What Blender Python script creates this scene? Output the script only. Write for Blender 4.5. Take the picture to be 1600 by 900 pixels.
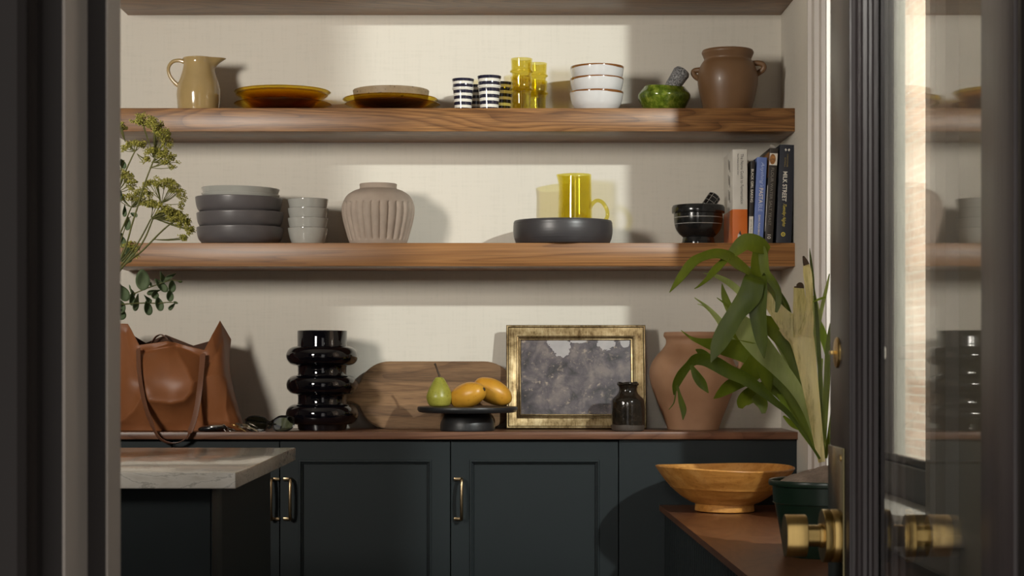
import bpy, bmesh, math, random
from mathutils import Vector, Matrix, noise

for o in list(bpy.data.objects):
    bpy.data.objects.remove(o)
C = bpy.context.scene.collection
SC = bpy.context.scene
RND = random.Random(11)
PI = math.pi

# ------------------------------------------------------------------ camera
F, VX, VY, CZ = 2950.0, 790.0, 565.0, 1.101      # focal length in px, horizon point of the 1600x900 frame, eye height
cd = bpy.data.cameras.new('camera')
cam = bpy.data.objects.new('camera', cd)
C.objects.link(cam)
cam.location = (0, 0, CZ)
cam.rotation_euler = (PI / 2, 0, 0)
cd.sensor_width = 36
cd.sensor_fit = 'HORIZONTAL'
cd.lens = 36 * F / 1600
cd.shift_x = (800 - VX) / 1600
cd.shift_y = (VY - 450) / 1600
cd.clip_start = 0.02
cd.dof.use_dof = True
cd.dof.focus_distance = 4.6
cd.dof.aperture_fstop = 22
SC.camera = cam

# ------------------------------------------------------------------ world and lights
w = bpy.data.worlds.new('world')
SC.world = w
w.use_nodes = True
wn = w.node_tree.nodes
wn['Background'].inputs[0].default_value = (1.0, 0.95, 0.90, 1)
wn['Background'].inputs[1].default_value = 0.75
SC.view_settings.view_transform = 'Standard'
SC.view_settings.look = 'None'
SC.view_settings.gamma = 1
SC.view_settings.use_curve_mapping = False
SC.view_settings.exposure = 0.0
SC.cycles.max_bounces = 10
SC.cycles.transparent_max_bounces = 24
SC.cycles.sample_clamp_indirect = 6


def aim(o, target):
    o.rotation_euler = (Vector(target) - o.location).to_track_quat('-Z', 'Y').to_euler()


# sunlight through the window in the right wall (a strobe standing outside it)
ld = bpy.data.lights.new('window_light', 'SPOT')
ld.energy = 330
ld.color = (0.96, 1.0, 0.97)
ld.spot_size = math.radians(110)
ld.spot_blend = 0.2
ld.shadow_soft_size = 0.035
lo = bpy.data.objects.new('window_light', ld)
C.objects.link(lo)
lo.location = (1.535, 2.40, CZ + 1.22)
aim(lo, (0.55, 3.9, 1.2))
# daylight from the left front of the pantry
ld = bpy.data.lights.new('left_daylight', 'AREA')
ld.shape = 'RECTANGLE'
ld.size, ld.size_y = 0.42, 0.6
ld.energy = 15.5
ld.spread = math.radians(78)
ld.color = (1.0, 0.94, 0.85)
lo = bpy.data.objects.new('left_daylight', ld)
C.objects.link(lo)
lo.location = (-1.95, 1.75, 1.95)
aim(lo, (-0.35, 5.1, 1.86))
# added fill lamp in the viewer's room, brightening the fern through the doorway
ld = bpy.data.lights.new('added_fern_fill', 'AREA')
ld.size = 0.35
ld.energy = 0.45
ld.spread = math.radians(26)
ld.color = (1.0, 0.96, 0.88)
lo = bpy.data.objects.new('added_fern_fill', ld)
C.objects.link(lo)
lo.location = (-0.18, 0.3, 1.85)
aim(lo, (0.50, 3.6, 1.12))
# added lamp, unseen behind the back wall, to brighten the brick across the way
ld = bpy.data.lights.new('added_brick_fill', 'AREA')
ld.size = 3.0
ld.energy = 1350
ld.color = (1.0, 0.95, 0.88)
lo = bpy.data.objects.new('added_brick_fill', ld)
C.objects.link(lo)
lo.location = (-0.6, 10.5, 4.5)
aim(lo, (2.6, 11.5, 1.5))

# ------------------------------------------------------------------ helpers


def P(px, py, D):
    return Vector(((px - VX) * D / F, D, CZ + (VY - py) * D / F))


def X_(px, D):
    return (px - VX) * D / F


def Z_(py, D):
    return CZ + (VY - py) * D / F


def cr(pts, n):
    """catmull-rom through tuples of any length"""
    pts = [tuple(p) for p in pts]
    out = []
    k = len(pts)
    for i in range(k - 1):
        p0 = pts[i - 1] if i else pts[0]
        p1, p2 = pts[i], pts[i + 1]
        p3 = pts[i + 2] if i + 2 < k else pts[-1]
        for j in range(n):
            t = j / n
            out.append(tuple(0.5 * (2 * b + (c - a) * t + (2 * a - 5 * b + 4 * c - d) * t * t + (3 * b - a - 3 * c + d) * t ** 3)
                             for a, b, c, d in zip(p0, p1, p2, p3)))
    out.append(pts[-1])
    return out


WLOC = {}


class MB:
    def __init__(self):
        self.v, self.f, self.m = [], [], []

    def add(self, vs, fs, mat=0, M=None):
        b = len(self.v)
        for p in vs:
            p = Vector(p)
            self.v.append(M @ p if M else p)
        for f in fs:
            self.f.append([b + i for i in f])
            self.m.append(mat)
        return self

    def bm(self, bm, mat=0, M=None):
        bm.verts.index_update()
        self.add([v.co.copy() for v in bm.verts], [[v.index for v in f.verts] for f in bm.faces], mat, M)
        bm.free()
        return self

    def box(self, x0, x1, y0, y1, z0, z1, bev=0.0, mat=0, M=None, seg=2):
        bm = bmesh.new()
        bmesh.ops.create_cube(bm, size=1)
        for v in bm.verts:
            v.co = Vector(((x0 + x1) / 2 + v.co.x * (x1 - x0), (y0 + y1) / 2 + v.co.y * (y1 - y0), (z0 + z1) / 2 + v.co.z * (z1 - z0)))
        if bev:
            bmesh.ops.bevel(bm, geom=list(bm.edges), offset=bev, segments=seg, profile=0.5, affect='EDGES')
        return self.bm(bm, mat, M)

    def lathe(self, prof, cx=0, cy=0, seg=64, mat=0, M=None, fr=None):
        vs, fs, rows = [], [], []
        for i, (r, z) in enumerate(prof):
            if r < 1e-6:
                rows.append([len(vs)])
                vs.append((cx, cy, z))
            else:
                row = []
                for s in range(seg):
                    a = 2 * PI * s / seg
                    rr, zz = r, z
                    if fr:
                        q = fr(a, r, z, i)
                        rr, zz = q if isinstance(q, tuple) else (q, z)
                    row.append(len(vs))
                    vs.append((cx + rr * math.cos(a), cy + rr * math.sin(a), zz))
                rows.append(row)
        for a, b in zip(rows, rows[1:]):
            if len(a) == 1 and len(b) == 1:
                continue
            for s in range(seg):
                t = (s + 1) % seg
                if len(a) == 1:
                    fs.append([a[0], b[t], b[s]])
                elif len(b) == 1:
                    fs.append([a[s], a[t], b[0]])
                else:
                    fs.append([a[s], a[t], b[t], b[s]])
        return self.add(vs, fs, mat, M)

    def tube(self, pts, rad, seg=10, mat=0, flat=1.0, caps=True, M=None):
        pts = [Vector(p) for p in pts]
        n = len(pts)
        rr = rad if isinstance(rad, (list, tuple)) else [rad] * n
        vs, fs = [], []
        t0 = (pts[1] - pts[0]).normalized()
        u = t0.orthogonal().normalized()
        for i in range(n):
            t = (pts[min(i + 1, n - 1)] - pts[max(i - 1, 0)]).normalized()
            u = (u - t * u.dot(t))
            u = u.normalized() if u.length > 1e-6 else t.orthogonal().normalized()
            b = t.cross(u)
            for s in range(seg):
                a = 2 * PI * s / seg
                vs.append(pts[i] + u * rr[i] * math.cos(a) + b * rr[i] * flat * math.sin(a))
        for i in range(n - 1):
            for s in range(seg):
                t = (s + 1) % seg
                fs.append([i * seg + s, i * seg + t, (i + 1) * seg + t, (i + 1) * seg + s])
        if caps:
            fs.append([s for s in range(seg)][::-1])
            fs.append([(n - 1) * seg + s for s in range(seg)])
        return self.add(vs, fs, mat, M)

    def strap(self, pts, wid, side, thick=0.002, bulge=0.0, nu=5, mat=0):
        """a flat band: pts, widths, side = function(i, tangent) giving the width direction"""
        pts = [Vector(p) for p in pts]
        n = len(pts)
        vs, fs = [], []
        k = 2 * nu
        for i in range(n):
            t = (pts[min(i + 1, n - 1)] - pts[max(i - 1, 0)]).normalized()
            s = side(i, t)
            s = (s - t * s.dot(t)).normalized()
            nrm = t.cross(s)
            for j in range(nu):
                q = j / (nu - 1) * 2 - 1
                e = thick * (0.5 if abs(q) < 0.99 else 0.25)
                vs.append(pts[i] + s * q * wid[i] / 2 + nrm * (bulge * wid[i] * (1 - q * q) + e))
            for j in reversed(range(nu)):
                q = j / (nu - 1) * 2 - 1
                e = thick * (0.5 if abs(q) < 0.99 else 0.25)
                vs.append(pts[i] + s * q * wid[i] / 2 + nrm * (bulge * wid[i] * (1 - q * q) - e))
        for i in range(n - 1):
            for s in range(k):
                t = (s + 1) % k
                fs.append([i * k + s, i * k + t, (i + 1) * k + t, (i + 1) * k + s])
        fs.append(list(range(k))[::-1])
        fs.append([(n - 1) * k + s for s in range(k)])
        return self.add(vs, fs, mat)

    def prism(self, poly, axis, a, b, mat=0, M=None):
        """poly of 2D points extruded along axis ('x','y','z') from a to b"""
        def mk(p, h):
            return {'z': (p[0], p[1], h), 'y': (p[0], h, p[1]), 'x': (h, p[0], p[1])}[axis]
        n = len(poly)
        vs = [mk(p, a) for p in poly] + [mk(p, b) for p in poly]
        fs = [list(range(n))[::-1], [n + i for i in range(n)]]
        for i in range(n):
            j = (i + 1) % n
            fs.append([i, j, n + j, n + i])
        return self.add(vs, fs, mat, M)

    def rings(self, x0, x1, z0, z1, yf, steps, back=None, mats=None, M=None):
        """nested rectangles in the XZ plane facing -Y; steps = (inset, depth behind yf)"""
        vs, fs, ms = [], [], []
        for k, (d, h) in enumerate(steps):
            vs += [(x0 + d, yf + h, z0 + d), (x1 - d, yf + h, z0 + d), (x1 - d, yf + h, z1 - d), (x0 + d, yf + h, z1 - d)]
            if k:
                for i in range(4):
                    j = (i + 1) % 4
                    fs.append([(k - 1) * 4 + i, (k - 1) * 4 + j, k * 4 + j, k * 4 + i])
        k = len(steps) - 1
        fs.append([k * 4, k * 4 + 1, k * 4 + 2, k * 4 + 3])
        if back is not None:
            b = len(vs)
            vs += [(x0, yf + back, z0), (x1, yf + back, z0), (x1, yf + back, z1), (x0, yf + back, z1)]
            for i in range(4):
                j = (i + 1) % 4
                fs.append([i, b + i, b + j, j])
            fs.append([b + 3, b + 2, b + 1, b])
        return self.add(vs, fs, 0, M)

    def build(self, name, mat, parent=None, loc=None, local=False, smooth=True, sharp=38, sub=0, solid=0):
        me = bpy.data.meshes.new(name)
        if parent is not None:
            org = WLOC[parent]
        else:
            org = Vector(loc) if loc is not None else self.base()
        vs = self.v if local else [p - org for p in self.v]
        me.from_pydata([tuple(p) for p in vs], [], self.f)
        bm = bmesh.new()
        bm.from_mesh(me)
        bmesh.ops.recalc_face_normals(bm, faces=bm.faces)
        bm.to_mesh(me)
        bm.free()
        mats = mat if isinstance(mat, (list, tuple)) else [mat]
        for m in mats:
            me.materials.append(m)
        if len(mats) > 1:
            for p, i in zip(me.polygons, self.m):
                p.material_index = i
        if smooth:
            for p in me.polygons:
                p.use_smooth = True
            if sharp:
                me.set_sharp_from_angle(angle=math.radians(sharp))
        o = bpy.data.objects.new(name, me)
        C.objects.link(o)
        if parent is not None:
            o.parent = parent
        else:
            o.location = org
        WLOC[o] = org
        if solid:
            md = o.modifiers.new('thickness', 'SOLIDIFY')
            md.thickness = solid
            md.offset = 0
        if sub:
            md = o.modifiers.new('smooth', 'SUBSURF')
            md.levels = md.render_levels = sub
        return o

    def base(self):
        xs = [p.x for p in self.v]
        ys = [p.y for p in self.v]
        zs = [p.z for p in self.v]
        return Vector(((min(xs) + max(xs)) / 2, (min(ys) + max(ys)) / 2, min(zs)))


def tag(o, label, cat, group=None):
    o['label'] = label
    o['category'] = cat
    if group:
        o['group'] = group
    return o


def struct(o, label=None):
    o['kind'] = 'structure'
    if label:
        o['label'] = label
    return o


def thing(name, label, cat, loc=(0, 0, 0), rot=(0, 0, 0), group=None):
    o = bpy.data.objects.new(name, None)
    o.empty_display_size = 0.05
    C.objects.link(o)
    o.location = loc
    o.rotation_euler = rot
    WLOC[o] = Vector(loc)
    return tag(o, label, cat, group)


def dup(o, loc=None, rot=None, label=None, scale=None):
    r = o.copy()
    C.objects.link(r)
    if loc is not None:
        r.location = loc
    if rot is not None:
        r.rotation_euler = rot
    if scale:
        r.scale = scale
    if label:
        r['label'] = label
    for ch in o.children:
        c = ch.copy()
        C.objects.link(c)
        c.parent = r
        for g in ch.children:
            d = g.copy()
            C.objects.link(d)
            d.parent = c
    return r


def prof(D, pts):
    return [(r * D / F, Z_(y, D)) for r, y in pts]


def shell(outer, t, rim=True):
    """outer profile from bottom centre to rim -> closed thin-walled profile"""
    n = len(outer)
    inn = []
    for i in range(n):
        a = Vector(outer[max(i - 1, 0)])
        b = Vector(outer[min(i + 1, n - 1)])
        d = (b - a)
        d = d.normalized() if d.length > 1e-9 else Vector((1, 0))
        nn = Vector((-d.y, d.x))
        p = Vector(outer[i]) + nn * t
        if outer[i][0] < 1e-6:
            p = Vector((0, outer[i][1] + t))
        if i == n - 1:
            p = Vector((outer[i][0] - t, outer[i][1]))
        inn.append((max(p.x, 0.0), p.y))
    top = [(outer[-1][0] - t * 0.15, outer[-1][1] + t * 0.32), (outer[-1][0] - t * 0.5, outer[-1][1] + t * 0.45), (outer[-1][0] - t * 0.85, outer[-1][1] + t * 0.32)]
    return list(outer) + top + inn[::-1]


# ------------------------------------------------------------------ materials


def newmat(name):
    m = bpy.data.materials.new(name)
    m.use_nodes = True
    nt = m.node_tree
    return m, nt, nt.nodes['Principled BSDF']


def N(nt, t, **kw):
    n = nt.nodes.new('ShaderNode' + t)
    for k, v in kw.items():
        setattr(n, k, v)
    return n


def L(nt, a, b):
    nt.links.new(a, b)


def coords(nt, scale=(1, 1, 1), rot=(0, 0, 0), loc=(0, 0, 0)):
    tc = N(nt, 'TexCoord')
    mp = N(nt, 'Mapping')
    mp.inputs['Scale'].default_value = scale
    mp.inputs['Rotation'].default_value = rot
    mp.inputs['Location'].default_value = loc
    L(nt, tc.outputs['Object'], mp.inputs['Vector'])
    return mp.outputs['Vector']


def noisen(nt, vec, scale, detail=3, rough=0.5, dist=0.0):
    n = N(nt, 'TexNoise')
    n.inputs['Scale'].default_value = scale
    n.inputs['Detail'].default_value = detail
    n.inputs['Roughness'].default_value = rough
    n.inputs['Distortion'].default_value = dist
    L(nt, vec, n.inputs['Vector'])
    return n.outputs[0]


def ramp(nt, fac, stops):
    r = N(nt, 'ValToRGB')
    while len(r.color_ramp.elements) < len(stops):
        r.color_ramp.elements.new(0.5)
    for e, (p, c) in zip(r.color_ramp.elements, stops):
        e.position = p
        e.color = (*c, 1) if len(c) == 3 else c
    L(nt, fac, r.inputs['Fac'])
    return r.outputs['Color']


def mix(nt, fac, a, b, mode='MIX'):
    n = N(nt, 'Mix', data_type='RGBA', blend_type=mode)
    for s, v in ((n.inputs[0], fac), (n.inputs[6], a), (n.inputs[7], b)):
        if hasattr(v, 'links') or isinstance(v, bpy.types.NodeSocket):
            L(nt, v, s)
        elif isinstance(v, (int, float)):
            s.default_value = v
        else:
            s.default_value = (*v, 1)
    return n.outputs[2]


def math_(nt, op, a, b=None, c=None):
    n = N(nt, 'Math', operation=op)
    for i, v in enumerate((a, b, c)):
        if v is None:
            continue
        if isinstance(v, (int, float)):
            n.inputs[i].default_value = v
        else:
            L(nt, v, n.inputs[i])
    return n.outputs[0]


def bump(nt, bs, h, strength, dist=0.002):
    b = N(nt, 'Bump')
    b.inputs['Strength'].default_value = strength
    b.inputs['Distance'].default_value = dist
    L(nt, h, b.inputs['Height'])
    L(nt, b.outputs[0], bs.inputs['Normal'])


def pm(name, c, var=0.12, scale=9, rough=0.5, metal=0.0, spec=0.5, coat=0.0, bmp=0.0, bscale=80, stretch=(1, 1, 1), c2=None, bdist=0.002):
    m, nt, bs = newmat(name)
    vec = coords(nt, stretch)
    n = noisen(nt, vec, scale, 4, 0.55)
    lo_ = tuple(max(0, x * (1 - var)) for x in c)
    hi_ = c2 if c2 else tuple(min(1, x * (1 + var)) for x in c)
    col = ramp(nt, n, [(0.3, lo_), (0.7, hi_)])
    L(nt, col, bs.inputs['Base Color'])
    bs.inputs['Roughness'].default_value = rough
    bs.inputs['Metallic'].default_value = metal
    bs.inputs['Specular IOR Level'].default_value = spec
    bs.inputs['Coat Weight'].default_value = coat
    bs.inputs['Coat Roughness'].default_value = 0.06
    if bmp:
        bump(nt, bs, noisen(nt, vec, bscale, 3), bmp, bdist)
    return m


def wood(name, dark, mid, light, grain=(1.1, 9, 9), rings=16, rough=0.42, fib=0.35, seed=0.0, spec=0.28, axis_rot=(0, 0, 0)):
    m, nt, bs = newmat(name)
    v1 = coords(nt, grain, axis_rot, (seed, seed * 0.7, seed * 1.3))
    n1 = noisen(nt, v1, 1.0, 2, 0.45, 0.6)
    s = math_(nt, 'MULTIPLY', n1, rings)
    s = math_(nt, 'FRACT', s)
    v2 = coords(nt, tuple(g * k for g, k in zip(grain, (3.2, 26, 26))), axis_rot)
    n2 = noisen(nt, v2, 1.0, 5, 0.65)
    v3 = coords(nt, tuple(g * k for g, k in zip(grain, (9, 90, 90))), axis_rot)
    n3 = noisen(nt, v3, 1.0, 2, 0.5)
    c1 = ramp(nt, s, [(0.0, dark), (0.22, mid), (0.75, light), (1.0, mid)])
    c2 = ramp(nt, n2, [(0.30, dark), (0.55, mid), (0.75, light)])
    col = mix(nt, 0.48, c1, c2)
    pore = ramp(nt, n3, [(0.36, (1 - fib,) * 3), (0.5, (1, 1, 1))])
    col = mix(nt, 1.0, col, pore, 'MULTIPLY')
    n4 = noisen(nt, v1, 0.5, 2)
    col = mix(nt, 1.0, col, ramp(nt, n4, [(0.3, (0.86, 0.84, 0.82)), (0.7, (1.1, 1.08, 1.05))]), 'MULTIPLY')
    L(nt, col, bs.inputs['Base Color'])
    bs.inputs['Roughness'].default_value = rough
    bs.inputs['Specular IOR Level'].default_value = spec
    bump(nt, bs, n3, 0.08, 0.001)
    return m


def glass(name, tint, refl=1.0, rough=0.02, body=0.0, bodycol=(1, 1, 1)):
    """thin-walled tinted glass: each wall filters the light once and mirrors by Fresnel"""
    m = bpy.data.materials.new(name)
    m.use_nodes = True
    nt = m.node_tree
    nt.nodes.remove(nt.nodes['Principled BSDF'])
    out = nt.nodes['Material Output']
    tr = N(nt, 'BsdfTransparent')
    n = noisen(nt, coords(nt), 14, 2)
    L(nt, ramp(nt, n, [(0.3, tuple(t * 0.95 for t in tint)), (0.7, tint)]), tr.inputs[0])
    gl = N(nt, 'BsdfGlossy')
    gl.inputs['Roughness'].default_value = rough
    gl.inputs[0].default_value = (1, 1, 1, 1)
    lw = N(nt, 'LayerWeight')
    p5 = math_(nt, 'POWER', lw.outputs['Facing'], 4.6)
    fac = math_(nt, 'MULTIPLY_ADD', p5, 0.94 * refl, 0.045 * refl)
    src = tr.outputs[0]
    if body:
        df = N(nt, 'BsdfTranslucent')
        df.inputs[0].default_value = (*bodycol, 1)
        d2 = N(nt, 'BsdfDiffuse')
        d2.inputs[0].default_value = (*bodycol, 1)
        a = N(nt, 'MixShader')
        a.inputs[0].default_value = 0.5
        L(nt, df.outputs[0], a.inputs[1])
        L(nt, d2.outputs[0], a.inputs[2])
        b = N(nt, 'MixShader')
        b.inputs[0].default_value = body
        L(nt, src, b.inputs[1])
        L(nt, a.outputs[0], b.inputs[2])
        src = b.outputs[0]
    mx = N(nt, 'MixShader')
    L(nt, fac, mx.inputs[0])
    L(nt, src, mx.inputs[1])
    L(nt, gl.outputs[0], mx.inputs[2])
    L(nt, mx.outputs[0], out.inputs[0])
    return m


M = {}
# plaster with a faint linen weave
m, nt, bs = newmat('cream_wall')
va = coords(nt, (14, 14, 160))
vb = coords(nt, (160, 160, 10))
wv = math_(nt, 'ADD', noisen(nt, va, 1, 2), noisen(nt, vb, 1, 2))
L(nt, ramp(nt, wv, [(0.7, (0.645, 0.605, 0.525)), (1.3, (0.675, 0.632, 0.55))]), bs.inputs['Base Color'])
bs.inputs['Roughness'].default_value = 0.75
bump(nt, bs, wv, 0.05, 0.001)
M['wall'] = m
M['ceil'] = pm('white_ceiling', (0.72, 0.69, 0.63), 0.03, 3, 0.8)
M['floor'] = wood('oak_floor', (0.10, 0.06, 0.035), (0.18, 0.11, 0.065), (0.26, 0.165, 0.10), (6, 0.8, 6), 10, 0.4)
M['slate'] = pm('dark_grey_plaster', (0.16, 0.152, 0.150), 0.3, 7, 0.7, bmp=0.5, bscale=22, stretch=(1, 1, 0.7), bdist=0.004)
M['frame'] = pm('brown_black_frame_paint', (0.014, 0.011, 0.010), 0.15, 5, 0.45, spec=0.25, stretch=(3, 3, 0.6))
M['frame_lit'] = pm('frame_paint_painted_sheen', (0.30, 0.265, 0.23), 0.08, 4, 0.5)  # same frame paint, with the light on the reveals put into its colour
M['trim'] = pm('grey_white_trim_paint', (0.60, 0.55, 0.50), 0.05, 5, 0.45, bmp=0.08, bscale=40)
M['walnut'] = wood('walnut_shelf', (0.085, 0.031, 0.008), (0.24, 0.108, 0.032), (0.40, 0.200, 0.070), (1.3, 6.5, 8.5), 15, 0.37, 0.45, 1.7, 0.42)
M['walnut2'] = wood('walnut_shelf_straight', (0.115, 0.044, 0.011), (0.28, 0.124, 0.036), (0.40, 0.195, 0.066), (0.5, 9, 17), 12, 0.37, 0.4, 4.2, 0.42)
M['counter'] = wood('dark_walnut_counter', (0.085, 0.036, 0.020), (0.165, 0.075, 0.042), (0.23, 0.115, 0.066), (1.0, 9, 9), 12, 0.34, 0.25, 3.1, 0.35)
M['bench'] = wood('dark_walnut_bench', (0.085, 0.032, 0.013), (0.15, 0.058, 0.024), (0.20, 0.085, 0.038), (6, 1.6, 6), 12, 0.3, 0.25, 6.1, 0.5)
M['cab'] = pm('dark_green_cabinet_paint', (0.024, 0.0295, 0.0315), 0.06, 3, 0.45, spec=0.12)
M['door'] = pm('black_brown_door_paint', (0.050, 0.040, 0.040), 0.2, 6, 0.34, stretch=(8, 8, 0.5), bmp=0.15, bscale=30)
M['brass'] = pm('brushed_brass', (0.62, 0.43, 0.16), 0.06, 30, 0.28, 1.0, stretch=(40, 1, 1))
M['oldbrass'] = pm('aged_brass', (0.42, 0.31, 0.18), 0.12, 30, 0.3, 1.0)
M['steel'] = pm('polished_steel', (0.6, 0.58, 0.55), 0.08, 20, 0.18, 1.0)
M['pane'] = glass('clear_pane', (0.96, 0.97, 0.95))
M['wpane'] = glass('window_pane', (0.97, 0.97, 0.96))
# marble
m, nt, bs = newmat('pale_marble')
vv = coords(nt, (2.0, 3.2, 5))
n1 = noisen(nt, vv, 2.2, 8, 0.62, 1.6)
veins = ramp(nt, n1, [(0.40, (0.66, 0.61, 0.53)), (0.485, (0.80, 0.76, 0.69)), (0.5, (0.50, 0.47, 0.41)), (0.52, (0.80, 0.76, 0.69)), (0.66, (0.70, 0.65, 0.56))])
L(nt, veins, bs.inputs['Base Color'])
bs.inputs['Roughness'].default_value = 0.09
M['marble'] = m


def striped(name, z0, per, ca, cb, frac=0.5, phase=0.0):
    m, nt, bs = newmat(name)
    tc = N(nt, 'TexCoord')
    sp = N(nt, 'SeparateXYZ')
    L(nt, tc.outputs['Object'], sp.inputs[0])
    nz = noisen(nt, tc.outputs['Object'], 30, 2)
    zz = math_(nt, 'MULTIPLY_ADD', nz, 0.0012, sp.outputs['Z'])
    q = math_(nt, 'FRACT', math_(nt, 'ADD', math_(nt, 'DIVIDE', math_(nt, 'SUBTRACT', zz, z0), per), 10.0 + phase))
    k = math_(nt, 'LESS_THAN', q, frac)
    L(nt, mix(nt, k, ca, cb), bs.inputs['Base Color'])
    bs.inputs['Roughness'].default_value = 0.16
    bs.inputs['Coat Weight'].default_value = 0.5
    return m


def rimmed(name, body, rimc, ztop, depth, rough=0.12, wob=0.006, nsc=18):
    """glazed pot with an uneven band of bare rim at the top"""
    m, nt, bs = newmat(name)
    tc = N(nt, 'TexCoord')
    sp = N(nt, 'SeparateXYZ')
    L(nt, tc.outputs['Object'], sp.inputs[0])
    nz = noisen(nt, tc.outputs['Object'], nsc, 2)
    zz = math_(nt, 'MULTIPLY_ADD', math_(nt, 'SUBTRACT', nz, 0.5), wob * 2, sp.outputs['Z'])
    k = math_(nt, 'GREATER_THAN', zz, ztop - depth)
    n2 = noisen(nt, tc.outputs['Object'], 25, 3)
    bc = ramp(nt, n2, [(0.3, tuple(b * 0.93 for b in body)), (0.7, body)])
    L(nt, mix(nt, k, bc, rimc), bs.inputs['Base Color'])
    bs.inputs['Roughness'].default_value = rough
    bs.inputs['Coat Weight'].default_value = 0.4
    return m


# ------------------------------------------------------------------ the room
YB, YF = 5.147, 4.90          # back wall, front edge of the shelves
XR = 0.751                    # right wall
S1, S2, S3, CT, BT = 2.106, 1.759, 1.409, 0.92, 0.7314

b = MB().box(-3.3, 1.0, YB, YB + 0.12, 0, 2.75)
struct(b.build('wall_back', M['wall'], smooth=False))
b = MB().box(-3.3, 1.0, 1.15, YB, -0.06, 0)
struct(b.build('floor', M['floor'], smooth=False))
b = MB().box(-3.3, 1.0, 1.15, YB + 0.1, 2.75, 2.85)
struct(b.build('ceiling', M['ceil'], smooth=False))
b = MB().box(-3.36, -3.3, 1.2, YB, 0, 2.75)
struct(b.build('wall_left', M['wall'], smooth=False))
# right wall with its window opening
WY0, WY1, WZ0, WZ1 = 3.26, 4.252, 0.80, 2.45
b = MB()
b.box(XR, 0.90, 1.0, WY0, 0, 2.75)
b.box(XR, 0.90, WY1, YB, 0, 2.75)
b.box(XR, 0.90, WY0, WY1, 0, WZ0)
b.box(XR, 0.90, WY0, WY1, WZ1, 2.75)
struct(b.build('wall_right', M['wall'], smooth=False))
# front wall around the doorway
b = MB()
b.box(-3.3, -0.335, 1.285, 1.40, 0, 2.75)
b.box(0.40, 1.0, 1.06, 1.22, 0, 2.75)
b.box(-0.335, 0.40, 1.25, 1.40, 2.2, 2.75)
struct(b.build('wall_front', M['slate'], smooth=False))
# stepped door frame on the left of the doorway
b = MB()
b.prism([(-0.293, 1.432), (-0.293, 1.387), (-0.308, 1.387), (-0.308, 1.432)], 'z', 0, 2.2)
b.prism([(-0.308, 1.432), (-0.308, 1.317), (-0.323, 1.317), (-0.323, 1.432)], 'z', 0, 2.2)
b.prism([(-0.323, 1.432), (-0.323, 1.300), (-0.326, 1.294), (-0.326, 1.284), (-0.331, 1.279), (-0.345, 1.279), (-0.345, 1.284), (-0.36, 1.284), (-0.36, 1.432)], 'z', 0, 2.2)
b.prism([(-0.2922, 1.4325), (-0.2922, 1.3865), (-0.2935, 1.3865), (-0.2935, 1.4325)], 'z', 0, 2.2, mat=1)  # thin skins on the reveals carry the painted light
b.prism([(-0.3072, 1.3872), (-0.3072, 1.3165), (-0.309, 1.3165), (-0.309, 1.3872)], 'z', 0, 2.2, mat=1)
struct(b.build('trim_1', [M['frame'], M['frame_lit']], smooth=False))
# frame on the hinge side
b = MB()
b.prism([(0.345, 1.05), (0.345, 1.228), (0.335, 1.228), (0.335, 1.234), (0.42, 1.234), (0.42, 1.05)], 'z', 0, 2.2)
struct(b.build('trim_2', M['frame'], smooth=False))

# window casing: fluted boards on the right wall, sill, apron
b = MB()
pf = [(4.575, XR), (4.575, XR - 0.012), (4.55, XR - 0.024), (4.53, XR - 0.026), (4.525, XR - 0.018), (4.47, XR - 0.018), (4.465, XR - 0.025), (4.44, XR - 0.025),
      (4.435, XR - 0.015), (4.375, XR - 0.015), (4.37, XR - 0.024), (4.345, XR - 0.024), (4.34, XR - 0.014), (4.285, XR - 0.014), (4.278, XR - 0.026), (4.252, XR - 0.028), (4.252, XR)]
b.prism([(x, y) for y, x in pf], 'z', WZ0 + 0.014, 2.5)
struct(b.build('trim_3', M['trim'], smooth=False))
b = MB()
pf = [(3.26, XR), (3.26, XR - 0.026), (3.225, XR - 0.026), (3.22, XR - 0.018), (3.16, XR - 0.018), (3.155, XR - 0.026), (3.128, XR - 0.022), (3.128, XR)]
b.prism([(x, y) for y, x in pf], 'z', WZ0 + 0.014, 2.5)
struct(b.build('trim_4', M['trim'], smooth=False))
b = MB().box(XR - 0.05, 0.86, 3.09, 4.61, WZ0 - 0.006, WZ0 + 0.014, 0.006)
b.box(XR - 0.018, XR, 3.12, 4.575, WZ0 - 0.055, WZ0 - 0.006, 0.003)
struct(b.build('trim_5', M['trim']))
# the window itself
M['sash'] = pm('dark_brown_sash_paint', (0.060, 0.047, 0.040), 0.35, 9, 0.55, bmp=0.3, bscale=40, stretch=(1, 1, .4))
b = MB()
x0, x1 = 0.828, 0.862
b.box(x0, x1, WY0, WY0 + 0.085, WZ0 + 0.02, WZ1)
b.box(x0, x1, WY1 - 0.06, WY1, WZ0 + 0.02, WZ1)
b.box(x0, x1, WY0, WY1, WZ0 + 0.014, WZ0 + 0.085, 0.004)
b.box(x0 + .01, x1 - .006, WY0, WY1, WZ0 + 0.085, WZ0 + 0.10, 0.003)
b.box(x0, x1, WY0, WY1, WZ1 - 0.06, WZ1)
win = struct(b.build('window_1', M['sash'], smooth=False))
b = MB().box(0.843, 0.847, WY0 + 0.028, WY1 - 0.055, WZ0 + 0.09, WZ1 - 0.05)
b.build('pane', M['wpane'], win, smooth=False)
b = MB().box(0.795, 0.828, 4.10, 4.14, 1.105, 1.135, 0.006)
o = b.build('latch', M['trim'], win)
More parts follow.
